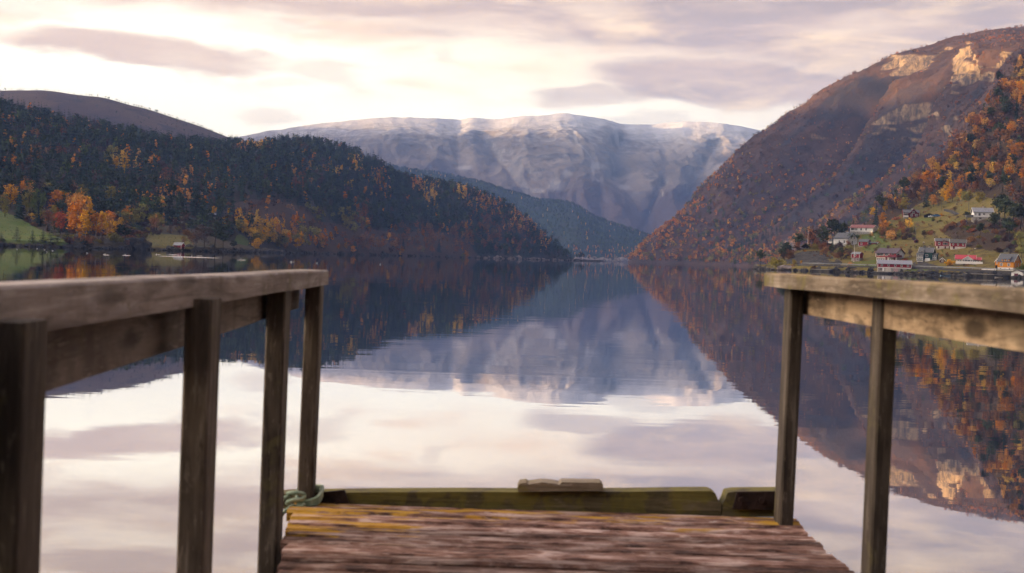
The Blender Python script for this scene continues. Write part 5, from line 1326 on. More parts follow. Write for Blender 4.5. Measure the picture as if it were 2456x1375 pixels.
chimney(e, -.1 * W_, D_ / 2, zr - .3, zr + .6)
e, k = start('red_long_house', 'low red house with mossy roof and whitewashed base, right of its twin', 2297.5, 598, 2)
W_, D_ = 34 * k, 7; b_, ze, zr = 6 * k, 14.5 * k, 22.5 * k
found(e, -W_ / 2, W_ / 2, 0, D_, b_, 'pale')
block(e, -W_ / 2, W_ / 2, 0, D_, b_, ze, zr, 'x', 'red', 'moss', .3, trim='trim'); corners(e, -W_ / 2, W_ / 2, 0, b_, ze - .05)
for fx in (-.32, 0, .33): window(e, fx * W_, 0, b_ + 4.8 * k, .75, .85)
door(e, -.27 * W_, .06, .1, .8, 1.1)
# white bungalow with bright red roof
e, k = start('bungalow', 'white bungalow with bright red roof and glazed front gable', 2322, 634, 0)
W_, D_ = 55 * k, 8.0; b_, ze, zr = 2 * k, 11.5 * k, 20.5 * k
found(e, -W_ / 2, W_ / 2, 0, D_, b_, 'stone')
block(e, -W_ / 2, W_ / 2 - 12 * k, 0, D_, b_, ze, zr, 'x', 'cream', 'redroof', .4, trim='trim')
block(e, W_ / 2 - 12 * k + .002, W_ / 2, .4, D_ - .6, b_, ze - .2, zr - 4.5 * k, 'x', 'cream', 'redroof', .35, .14, 'wing_wall', 'wing_roof', 'trim')
gx0, gx1 = -.22 * W_, .17 * W_
block(e, gx0, gx1, -1.6, D_ / 2, b_, ze - .1, zr - 2.6 * k, 'y', 'white', 'redroof', .35, .14, 'front_gable', 'front_gable_roof', 'trim')
for q, w in ((.10, .7), (.36, 1.15), (.62, 1.15), (.88, .7)): window(e, gx0 + (gx1 - gx0) * q, -1.6, b_ + 4.6 * k, w, 1.5, bars=1, cross=1)
for fx in (-.40, -.32): window(e, fx * W_, 0, b_ + 5.6 * k, .65, .9)
for fx in (.22, .30): window(e, fx * W_, 0, b_ + 5 * k, .7, .9)
window(e, .40 * W_, .4, b_ + 5 * k, .7, .9)
MB().box(-W_ / 2, W_ / 2 + .8, -2.2, -2.1, b_ - .2, b_ + .8).box(-W_ / 2, W_ / 2 + .8, -2.1, -1.62, b_ - .35, b_ - .2).build('terrace_rail', H['trim'], e)
chimney(e, 0, D_ / 2, zr - .3, zr + .5, .5, 'pale')
# ochre house
e, k = start('ochre_house', 'bright ochre yellow house with dark roof and white basement by the shore', 2411, 649, -20)
W_, D_ = 37 * k, 8.0; b_, ze, zr = 7 * k, 21 * k, 38 * k
found(e, -W_ / 2, W_ / 2, 0, D_, b_, 'whitewash')
block(e, -W_ / 2, W_ / 2, 0, D_, b_, ze, zr, 'x', 'yellow', 'slate', .4, trim='trim')
for fx in (-.26, .2): window(e, fx * W_, 0, b_ + 6.5 * k, 1.1, 1.25, bars=2, cross=1)
for fx, w in ((-.3, .8), (-.02, .5), (.26, .8)): window(e, fx * W_, .06, b_ * .55, w, .7)
for fy in (2.6, 5.4): window(e, fy, W_ / 2, b_ + 6.5 * k, .6, 1.3, 'right', bars=0, cross=1)
for fy in (3.2, 4.8): window(e, fy, W_ / 2, ze + 1.0, .6, 1.2, 'right', bars=0, cross=1)
block(e, -.24 * W_, .24 * W_, -.15, 3.6, ze - .3, ze + 5.2 * k, ze + 11.5 * k, 'x', 'yellow', 'slate', .3, .12, 'dormer', 'dormer_roof')
for fx in (-.11, .11): window(e, fx * W_, -.15, ze + 2.1 * k, .75, .85)
block(e, -W_ / 2 - 9 * k, -W_ / 2 - .002, 1.5, D_ - 1.5, 1.5 * k, 20 * k, 26 * k, 'y', 'yellow', 'slate', .25, .12, 'wing_wall', 'wing_roof', 'trim')
window(e, -W_ / 2 - 3.5 * k, 1.5, 17 * k, .8, .9); door(e, -W_ / 2 - 5 * k, 1.5, 3 * k, 1.2, 1.5, 'black')
chimney(e, .02 * W_, D_ / 2 + .3, zr - .4, zr + .7)
MB().box(-W_ / 2 - 36 * k, -W_ / 2 - 2.5 * k, -.4, -.1, -1.5, 4.5 * k).build('garden_wall', H['whitewash'], e)
# white boathouse at the right edge
e, k = start('white_boathouse', 'small white boathouse with dark doors at the right edge of the shore', 2437, 664, -14, cat='boathouse')
e.location.z = 0.9
W_ = 18 * k
block(e, -W_ / 2 - 2 * k, W_ / 2 + 6 * k, 0, 6.0, -2, 8.0 * k, 13.0 * k, 'y', 'white', 'plum', .35, .12)
door(e, 0, 0, -.4, 9 * k, 8 * k, 'doorwood')
# upper red house, carport and cars
e, k = start('upper_red_house', 'dark red farmhouse with grey roof high on the slope by the meadow', 2186, 523, 6)
W_, D_ = 36 * k, 7.5; b_, ze, zr = 1.5 * k, 12.5 * k, 20.5 * k
found(e, -W_ / 2, W_ / 2, 0, D_, b_, 'stone')
block(e, -W_ / 2, W_ / 2, 0.8, D_, b_, ze, zr - 1.5 * k, 'x', 'darkred', 'slate', .35, trim='redtrim')
block(e, -.18 * W_, .42 * W_, -.6, D_ * .5, b_, ze - 3.5 * k, zr, 'y', 'darkred', 'slate', .4, .14, 'front_gable', 'front_gable_roof', 'redtrim')
window(e, .11 * W_, -.6, b_ + 14 * k - .6, 1.2, 1.2); window(e, 0, -.6, b_ + 5 * k, 1.0, 1.5, cross=1); window(e, .3 * W_, -.6, b_ + 5 * k, 1.2, 1.2)
window(e, -.33 * W_, .8, b_ + 5.5 * k, 1.4, 1.2); corners(e, -W_ / 2, W_ / 2, .8, b_, ze - .05)
MB().box(-W_ / 2 - .3, -.2 * W_, -.9, .78, b_ + 2, b_ + 2.1).box(-W_ / 2 - .3, -.2 * W_, -.95, -.88, b_ + .1, b_ + .9).build('porch', H['trim'], e)
chimney(e, .1 * W_, D_ / 2 + .6, zr - .8, zr + .5, .8, 'pale')
e, k = start('sod_carport', 'low dark carport with sod roof beside the dark red farmhouse', 2229, 521.5, 2, cat='carport')
W_ = 24 * k
block(e, -W_ / 2, W_ / 2, 1.0, 6, 0, 4.6 * k, 9.5 * k, 'y', 'dark', 'sod', .5, .3)
door(e, 0, 1.0, .1, W_ * .8, 4 * k, 'black', 'carport_opening')
def car(name, label, px_, py_, color, rel):
    loc, yaw, k = bld(px_, py_, rel)
    e = empty(name, loc + Vector((0, 0, .05)), yaw); setp(e, label, 'car', 'cars by the farmhouse')
    prof_ = [(-2.1, .35), (-2.1, .75), (-1.75, .92), (-1.2, .95), (-.7, 1.42), (.75, 1.45), (1.45, .98), (2.05, .9), (2.15, .35)]
    vs = [(x, -.82, z) for x, z in prof_] + [(x, .82, z) for x, z in prof_]; q = len(prof_)
    fs = [tuple(range(q)), tuple(q + i for i in range(q))[::-1]] + [(i, q + i, q + (i + 1) % q, (i + 1) % q) for i in range(q)]
    MB().add(vs, fs).build('body', color, e)
    MB().add([(-1.05, -.84, .98), (-.66, -.84, 1.36), (.68, -.84, 1.38), (1.2, -.84, 1.0), (-1.05, .84, .98), (-.66, .84, 1.36), (.68, .84, 1.38), (1.2, .84, 1.0)], [(0, 1, 2, 3), (7, 6, 5, 4), (0, 4, 5, 1), (1, 5, 6, 2), (2, 6, 7, 3), (3, 7, 4, 0)]).build('side_glass', M_glass, e)
    for x in (-1.3, 1.3):
        for yv in (-.8, .62):
            MB().tube([(x, yv, .33), (x, yv + .18, .33)], .33, 12).build('wheel', H['black'], e)
    for yv in (-.6, .6): MB().box(-2.13, -2.08, yv - .15, yv + .15, .6, .74).build('headlight', H['trim'], e)
car('white_car', 'white car parked in front of the sod roofed carport', 2236, 522.5, plain('white_car_paint', (.55, .57, .6), .3, .5, .03), 12)
car('blue_car', 'blue car parked right of the sod roofed carport', 2246, 520.5, plain('blue_car_paint', (.03, .12, .30), .3, .5, .03), 5)
# upper white house
e, k = start('upper_white_house', 'white house with grey roof high on the right among dark pines', 2358, 527, 8)
W_, D_ = 42 * k, 8.5; b_, ze, zr = 6 * k, 17.5 * k, 27.5 * k
found(e, -W_ / 2, W_ / 2, 0, D_, b_, 'stone')
block(e, -W_ / 2, W_ / 2, 0, D_, b_, ze, zr, 'x', 'white', 'lightslate', .5, trim='trim')
window(e, -.2 * W_, 0, b_ + 5.6 * k, 1.1, 1.4); window(e, .04 * W_, 0, b_ + 6.6 * k, 1.1, .9); window(e, -.15 * W_, .06, 3 * k, 1.0, .6, frame='black'); window(e, -.40 * W_, 0, b_ + 6 * k, .6, 1.3)
MB().box(-W_ / 2 - 3.4, -W_ / 2 - .02, .6, 5.5, b_ - .2, b_).box(-W_ / 2 - 3.4, -W_ / 2 - .02, .55, .62, b_ + .01, b_ + .95).box(-W_ / 2 - 3.4, -W_ / 2 - 3.3, .62, 5.5, b_ + .01, b_ + .95).box(-W_ / 2 - 3.2, -W_ / 2 - 3.0, 1, 1.2, -3, b_ - .2).build('terrace', H['grey'], e)
chimney(e, .05 * W_, D_ / 2, zr - .3, zr + .8, .6, 'pale')
# sheds
e, k = start('red_hut', 'tiny red hut in the grass above the green house', 2198, 583, 10, cat='hut')
found(e, -1, 1, 0, 1.8, .1, 'stone'); block(e, -.9, .9, 0, 1.7, .1, 1.1, 1.7, 'y', 'darkred', 'slate', .25, .08, trim='redtrim'); door(e, 0, 0, .15, .6, .9, 'black')
e, k = start('brown_shed', 'small brown shed with white bargeboards beside the yellow bush', 2260, 631, 5, cat='shed')
W_ = 11 * k
found(e, -W_ / 2, W_ / 2, 0, 2.6, .2, 'stone'); block(e, -W_ / 2, W_ / 2, 0, 2.6, .2, 7 * k, 11.5 * k, 'y', 'brown', 'slate', .25, .1, trim='trim'); window(e, 0, 0, 4.5 * k, .8, .7); window(e, 0, 0, 8.4 * k, .4, .35)
e, k = start('grey_shed', 'weathered grey shed in the brush above the ochre house', 2415, 606, 0, cat='shed')
W_ = 15 * k
found(e, -W_ / 2, W_ / 2, 0, 3.2, .2, 'stone'); block(e, -W_ / 2, W_ / 2, 0, 3.2, .2, 6 * k, 11 * k, 'y', 'grey', 'moss', .35, .12); window(e, 0, 0, 3.8 * k, .9, .7, frame='grey')
e, k = start('white_outhouse', 'white low building half hidden by pines behind the gabled house', 2024, 561, 0, cat='shed')
found(e, -2, 2, 0, 3, .2, 'stone'); block(e, -2.2, 2.2, 0, 3, .2, 1.5, 2.4, 'x', 'white', 'lightslate', .25, .1); window(e, 0, 0, .95, .9, .7)
# left bank: red boathouse and sod roofed house
LB = 'buildings on the left bank'
e, k = start('red_boathouse', 'small red boathouse with grey roof at the water on the left bank', 425, 597.5, -32, ('ls', 'lh'), 'boathouse', LB)
e.location.z = 1.1
W_, D_ = 4.4, 3.4
found(e, -W_ / 2, W_ / 2, -.3, D_ + .3, .05, 'stone', -2.5, 0)
block(e, -W_ / 2, W_ / 2, 0, D_, .05, 11.0 * k - .6, 17.5 * k - .6, 'x', 'red', 'lightslate', .25, .1, trim='trim'); corners(e, -W_ / 2, W_ / 2, 0, .05, 10 * k - .6, y1=D_); door(e, -.5, 0, .1, 1.2, 1.5)
MB().box(W_ / 2 - .6, W_ / 2 + 2.0, -1.6, D_ + .5, -.6, -.05).box(W_ / 2 - .4, W_ / 2 - .2, -1.4, -1.2, -2.4, -.6).box(W_ / 2 + 1.6, W_ / 2 + 1.8, -1.4, -1.2, -2.4, -.6).build('jetty', H['dark'], e)
e, k = start('sod_house', 'red house with sod roof and white gable porch above the left bank', 424, 533, 10, ('ls', 'lh'), 'house', LB)
W_, D_ = 28 * k, 6
found(e, -W_ / 2, W_ / 2, 0, D_, .6, 'stone')
block(e, -W_ / 2, W_ / 2, 0, D_, .6, 8.5 * k, 12.5 * k, 'x', 'darkred', 'sod', .5, .35)
MB().box(.0 * W_, .12 * W_, -.12, -.01, .6, 8 * k).build('white_chimney_wall', H['white'], e); chimney(e, .08 * W_, .8, 8.5 * k, 17 * k, .4, 'black')
window(e, .37 * W_, 0, 5 * k, .9, .9); MB().box(.40 * W_, .5 * W_, -1.2, -.02, -2, 2.2 * k).build('porch_wall', H['white'], e); window(e, -.25 * W_, 0, 5 * k, .9, .8)
e, k = start('far_cottage', 'dark low cottage with pale roof on the far green field', 506, 521, 0, ('ls', 'lh'), 'cottage', LB)
found(e, -3, 3, 0, 4, .2, 'stone'); block(e, -3, 3, 0, 4, .2, 1.6, 2.6, 'x', 'dark', 'lightslate', .3, .12); window(e, 0, 0, 1.0, .8, .6)

# poles
def pole(name, label, px_, base, top, r, mat, group, knob=True):
    loc = hit(px_, base)
    h_ = (base - top) / FPX * loc.y
    e = empty(name, loc); setp(e, label, 'pole', group)
    MB().tube([(0, 0, -.5), (0, 0, h_)], [r, r * .6], 8).build('mast', mat, e)
    if knob: MB().tube([(0, 0, h_), (0, 0, h_ + r * 3)], [r * 1.4, r * .8], 8).build('finial', mat, e)
    return e, h_
pole('flagpole', 'tall white flagpole on the knoll beside the sod roofed cabin', 1937, 585, 545, .09, H['trim'], 'flagpoles')
pole('flagpole', 'white flagpole in front of the small red shed', 2048, 628, 585, .09, H['trim'], 'flagpoles')
for px_, b_, t_, lab in ((2196, 565, 545, 'grey utility pole in the bushes below the farmhouse meadow'), (2323, 505, 478, 'pale utility pole on the upper meadow'), (2258, 502, 470, 'grey utility pole at the wood edge above the meadow'), (2450, 470, 436, 'brown utility pole near the right edge by the bare field')):
    e, h_ = pole('utility_pole', lab, px_, b_, t_, .12, H['grey'], 'utility poles', False)
    MB().box(-.8, .8, -.06, .06, h_ - .6, h_ - .45).build('crossarm', H['grey'], e)
for px_, b_, t_, lab in ((2095, 588, 569, 'street lamp above the red barn carport'), (2215, 590, 582, 'short street lamp beside the tiny red hut'), (2338, 611, 597, 'street lamp behind the bright red roofed bungalow')):
    e, h_ = pole('street_lamp', lab, px_, b_, t_, .07, H['grey'], 'street lamps', False)
    MB().box(-.35, .35, -.2, .2, h_, h_ + .28).build('lamp_head', H['trim'], e)

# road with its guard rail, cut into the foot of the hill
def strip(pts, width, lift, name, mat, lands=('rh',), skirt=1.2):
    """ribbon following the ground along a list of pixels"""
    c = []
    for i in range(len(pts) - 1):
        for f in np.linspace(0, 1, 9)[:-1]:
            q = hit(pts[i][0] + (pts[i + 1][0] - pts[i][0]) * f, pts[i][1] + (pts[i + 1][1] - pts[i][1]) * f, lands)
            if q is not None: c.append(q)
    for _ in range(6):
        c = [c[0]] + [(c[i - 1] + c[i] * 2 + c[i + 1]) / 4 for i in range(1, len(c) - 1)] + [c[-1]]
    vs = []; fs = []
    for i, q in enumerate(c):
        t = (c[min(i + 1, len(c) - 1)] - c[max(i - 1, 0)]); t.z = 0; t.normalize(); nn = Vector((t.y, -t.x, 0))
        a, b = q - nn * width / 2, q + nn * width / 2
        z = q.z + lift
        vs += [(a.x, a.y, z - skirt), (a.x, a.y, z), (b.x, b.y, z), (b.x, b.y, z - skirt)]
        if i:
            k = (i - 1) * 4
            fs += [(k, k + 4, k + 5, k + 1), (k + 1, k + 5, k + 6, k + 2), (k + 2, k + 6, k + 7, k + 3)]
    o = link(name, mesh(name, vs, fs), mat); o['kind'] = 'structure'
    return c
M_road = plain('asphalt', (0.075, 0.072, 0.075), 0.9, 0.15, 0.15, 2.0)
cl = strip([(1922, 636), (2000, 638), (2060, 640), (2110, 641), (2200, 644), (2260, 646), (2330, 648), (2400, 652), (2480, 656)], 4.0, 0.35, 'shore_road', M_road)
strip([(2270, 503), (2288, 508), (2300, 516)], 3.0, .25, 'farm_track', M_road)
gr = empty('guard_rail', cl[0]); setp(gr, 'galvanised guard rail along the shore road below the houses', 'guard rail')
M_galv = plain('galvanised', (0.19, 0.20, 0.22), 0.5, 0.4, 0.1, 2.0, 0.4)
pts_ = [(q + Vector((-.3, -2.2, .35)) - cl[0]) for q in cl]
mb = MB()
for i in range(len(pts_) - 1):
    a, b = pts_[i], pts_[i + 1]
    mb.hexa([(a.x, a.y, a.z + .42), (b.x, b.y, b.z + .42), (b.x, b.y + .06, b.z + .42), (a.x, a.y + .06, a.z + .42), (a.x, a.y, a.z + .78), (b.x, b.y, b.z + .78), (b.x, b.y + .06, b.z + .78), (a.x, a.y + .06, a.z + .78)])
mb.build('rail', M_galv, gr)
for i in range(0, len(pts_), 2):
    a = pts_[i]; MB().box(a.x - .06, a.x + .06, a.y + .07, a.y + .18, a.z - .9, a.z + .75).build('rail_post', M_galv, gr)
# rocks: knoll face, shore stones, quay walls
def rockmat(name, c1, c2):
    mt, n = material(name); pos = n.n('ShaderNodeNewGeometry').outputs['Position']
    a = n.noise(n.scale(pos, (1, 1, .4)), .35, 8, .7, .8); b = n.noise(pos, 2.0, 6, .65)
    c = n.mix(n.step(a, .38, .62), c1, c2); c = n.mix(n.m('MULTIPLY', n.step(b, .55, .72), .55), c, (.10, .085, .03))
    finish(n, c, .9, n.bump(n.m('ADD', a, b), 1.0, .5), .15)
    return mt
M_rock = rockmat('shore_rock', (.022, .020, .020), (.078, .070, .064)); M_pale = rockmat('pale_rock', (.15, .12, .11), (.38, .31, .28))
def outcrop(name, label, pxs, ybase, ytop, bulge, seed, mat):
    us = np.linspace(0, 1, 46); ts = np.linspace(0, 1, 18); V = np.zeros((46, 18, 3))
    xs_ = np.array([a for a, b in ytop]); tp = np.array([b for a, b in ytop])
    for i, u in enumerate(us):
        x = pxs[0] + (pxs[1] - pxs[0]) * u; g0 = hit(x, ybase(x)); yt = np.interp(x, xs_, tp); g1 = hit(x, yt)
        if g0 is None: g0 = hit(x, ybase(x) - 4)
        if g1 is None: g1 = P(x, yt, g0.y + 6)
        for j, t in enumerate(ts):
            q = g0.lerp(g1, t); fr_ = math.sin(math.pi * min(t * .9 + .1, 1)) * math.sin(math.pi * (.06 + .88 * u)) ** .5
            V[i, j] = (q.x, q.y - bulge * fr_ * (.6 + .8 * t), q.z - (1.2 if t == 0 else 0) + bulge * .1 * fr_)
    d_ = fbm(V[..., 0], V[..., 1], V[..., 2] * .5, 5.0, 5, seed, True, .6)
    V[..., 1] -= d_ * 1.6 * np.sin(np.pi * np.clip(ts * .9 + .1, 0, 1))[None]; V[..., 0] += d_ * .5
    o = grid_object(name, V, mat, smooth=False); del o['kind']
    return setp(o, label, 'rock')
outcrop('knoll_rock', 'dark rock face of the knoll beneath the sod roofed cabin', (1884, 2018), lambda x: 634 + (x - 1884) * .02, [(1884, 622), (1900, 610), (1925, 603), (1960, 602), (1990, 612), (2018, 628)], 4.0, 3, M_rock)
outcrop('roadside_rock', 'dark rock cutting behind the road right of the long boathouse', (2184, 2262), lambda x: 642 + (x - 2184) * .04, [(2184, 634), (2200, 625), (2225, 631), (2262, 641)], 1.6, 7, M_rock)
def boulder(loc, sx, sy, sz, seed, name, mat, label=None, cat='rock', group=None, sub=3):
    bm = bmesh.new(); bmesh.ops.create_icosphere(bm, subdivisions=sub, radius=1)
    co = np.array([v.co[:] for v in bm.verts]); d_ = fbm(co[:, 0], co[:, 1], co[:, 2], .9, 4, seed, True)
    for v, q in zip(bm.verts, d_):
        v.co *= 1 + q * .28
        v.co = Vector((v.co.x * sx, v.co.y * sy, v.co.z * sz))
    me = bpy.data.meshes.new(name); bm.to_mesh(me); bm.free()
    o = link(name, me, mat); o.location = loc
    if label: setp(o, label, cat, group)
    return o
q = hit(1886, 645) or P(1886, 645, 645)
boulder(Vector((q.x, q.y, .9)), 4.6, 3.0, 1.6, 4, 'boulder', M_pale, 'pale rounded boulder on the point in front of the olive bush')
q = P(1930, 645, 634); boulder(Vector((q.x, 636, .5)), 4.4, 2.2, .8, 8, 'boulder', M_pale, 'low flat pale rock right of the rounded boulder on the point')
q = P(2060, 650, 606); boulder(Vector((q.x, 608, .6)), 2.4, 1.8, .9, 12, 'boulder', M_pale, 'pale rock at the shore left of the long boathouse')
q = P(328, 594, 690); boulder(Vector((q.x, 688, 1.5)), 8.0, 5.0, 4.2, 15, 'boulder', M_rock, 'big dark rounded rock on the point left of the red boathouse')
# shore stones along every bank: one mass
rs_ = np.random.RandomState(8); bv, bf = [], []
ico = bmesh.new(); bmesh.ops.create_icosphere(ico, subdivisions=1, radius=1); iv = np.array([v.co[:] for v in ico.verts]); iff = [tuple(v.index for v in f.verts) for f in ico.faces]; ico.free()
def stones(Vg, cnt, smin, smax, umin, umax, spread):
    for _ in range(cnt):
        u = rs_.uniform(umin, umax) * (Vg.shape[0] - 1); i = int(u); f = u - i
        a = Vg[i, 2] * (1 - f) + Vg[min(i + 1, Vg.shape[0] - 1), 2] * f; b = Vg[i, 4] * (1 - f) + Vg[min(i + 1, Vg.shape[0] - 1), 4] * f
        dr = (b - a); dr[2] = 0; dr /= np.linalg.norm(dr) + 1e-9
        s = rs_.uniform(smin, smax) * (1.8 if rs_.rand() < .08 else 1)
        c = a + dr * rs_.uniform(-1, spread); c[2] = rs_.uniform(-.2, .5) * s + max(0, (c - a) @ dr) * .18
        k = len(bv); sc_ = s * rs_.uniform(.6, 1.3, 3) * np.array([1.2, 1, .75]); vs = iv * sc_ * rs_.uniform(.72, 1.2, (len(iv), 1)) + c
        bv.extend(map(tuple, vs)); bf.extend(tuple(x + k for x in fc) for fc in iff)
stones(V_ls, 1300, .5, 1.3, .33, 1.0, 8)
stones(V_rh, 1300, .4, 1.1, .0, .50, 6)
stones(V_lh, 500, .8, 2.0, .55, .98, 7)
me = mesh('shore_stones', bv, bf)
bv2, bf2 = bv, bf; bv, bf = [], []
stones(V_mid, 260, 2.0, 5.5, .60, .86, 26)
stones(V_lh, 130, .9, 2.6, .86, .97, 4)
o = link('pale_shore_rocks', mesh('pale_shore_rocks', bv, bf), M_pale); o['kind'] = 'stuff'; o = link('shore_stones', me, M_rock); o['kind'] = 'stuff'
# quays and jetties
def quay(px0_, px1_, Y0, Y1, z1, depth, name, label, mat, cat='quay'):
    a, b = P(px0_, hor(px0_), Y0), P(px1_, hor(px1_), Y1)
    e = empty(name, ((a.x + b.x) / 2, (a.y + b.y) / 2, 0)); setp(e, label, cat, 'quays along the right shore')
    a.z = b.z = 0; c = e.location; a -= c; b -= c
    t = (b - a).normalized(); nn = Vector((-t.y, t.x, 0)) * depth
    MB().hexa([tuple(v) for v in (a + Vector((0, 0, -2)), b + Vector((0, 0, -2)), b + nn + Vector((0, 0, -2)), a + nn + Vector((0, 0, -2)), a + Vector((0, 0, z1)), b + Vector((0, 0, z1)), b + nn + Vector((0, 0, z1)), a + nn + Vector((0, 0, z1)))]).build('stonework', mat, e)
    d_ = Vector((0, 0, z1))
    MB().hexa([tuple(v) for v in (a + d_ - nn * .03, b + d_ - nn * .03, b + nn + d_, a + nn + d_, a + d_ * 1.15 - nn * .03, b + d_ * 1.15 - nn * .03, b + nn + d_ * 1.15, a + nn + d_ * 1.15)]).build('coping', H['stone'], e)
quay(1945, 1990, 622, 612, .9, 8, 'stone_quay', 'low dark stone quay left of the long boathouse', M_rock)
quay(2096, 2130, 594, 589, .7, 6, 'stone_quay', 'dark stone quay before the long boathouse', M_rock)
quay(2316, 2384, 568, 560, 1.1, 6, 'stone_quay', 'long black quay before the ochre house', M_rock)
# small boats
def boat(name, label, px_, Y, L, yaw, mat, mat2):
    q = P(px_, hor(px_), Y); e = empty(name, (q.x, Y, 0.0), yaw); setp(e, label, 'boat', 'small boats on the right shore')
    st_ = [(-.5, .8, .34, .06), (-.25, .95, .36, .0), (.05, 1.0, .38, .0), (.3, .8, .44, .03), (.45, .4, .52, .1), (.52, .04, .58, .2)]
    bw = L * .19; vs = []
    for f, w, zt, zb in st_:
        vs += [(f * L, -w * bw, zt * L * .22), (f * L, -w * bw * .7, (zb - .02) * L * .2), (f * L, 0, (zb - .08) * L * .2), (f * L, w * bw * .7, (zb - .02) * L * .2), (f * L, w * bw, zt * L * .22)]
    fs = [(i * 5 + j, i * 5 + j + 1, (i + 1) * 5 + j + 1, (i + 1) * 5 + j) for i in range(5) for j in range(4)] + [(0, 4, 3, 2, 1)]
    MB().add(vs, fs).build('hull', mat, e)
    MB().box(-.46 * L, .3 * L, -bw * .55, bw * .55, .04 * L, .05 * L).build('floor_boards', mat2, e)
    for x in (-.3, .02): MB().box(x * L - .12, x * L + .12, -bw * .9, bw * .9, .065 * L, .075 * L).build('thwart', mat2, e)
boat('rowing_boat', 'small blue and white rowing boat moored at the right shore', 2268, 572, 4.2, R(8), plain('boat_blue', (.16, .26, .36), .4, .4, .1), H['trim'])
boat('dinghy', 'pale dinghy by the black quay near the white boathouse', 2396, 556, 3.0, R(175), H['pale'], H['brown'])

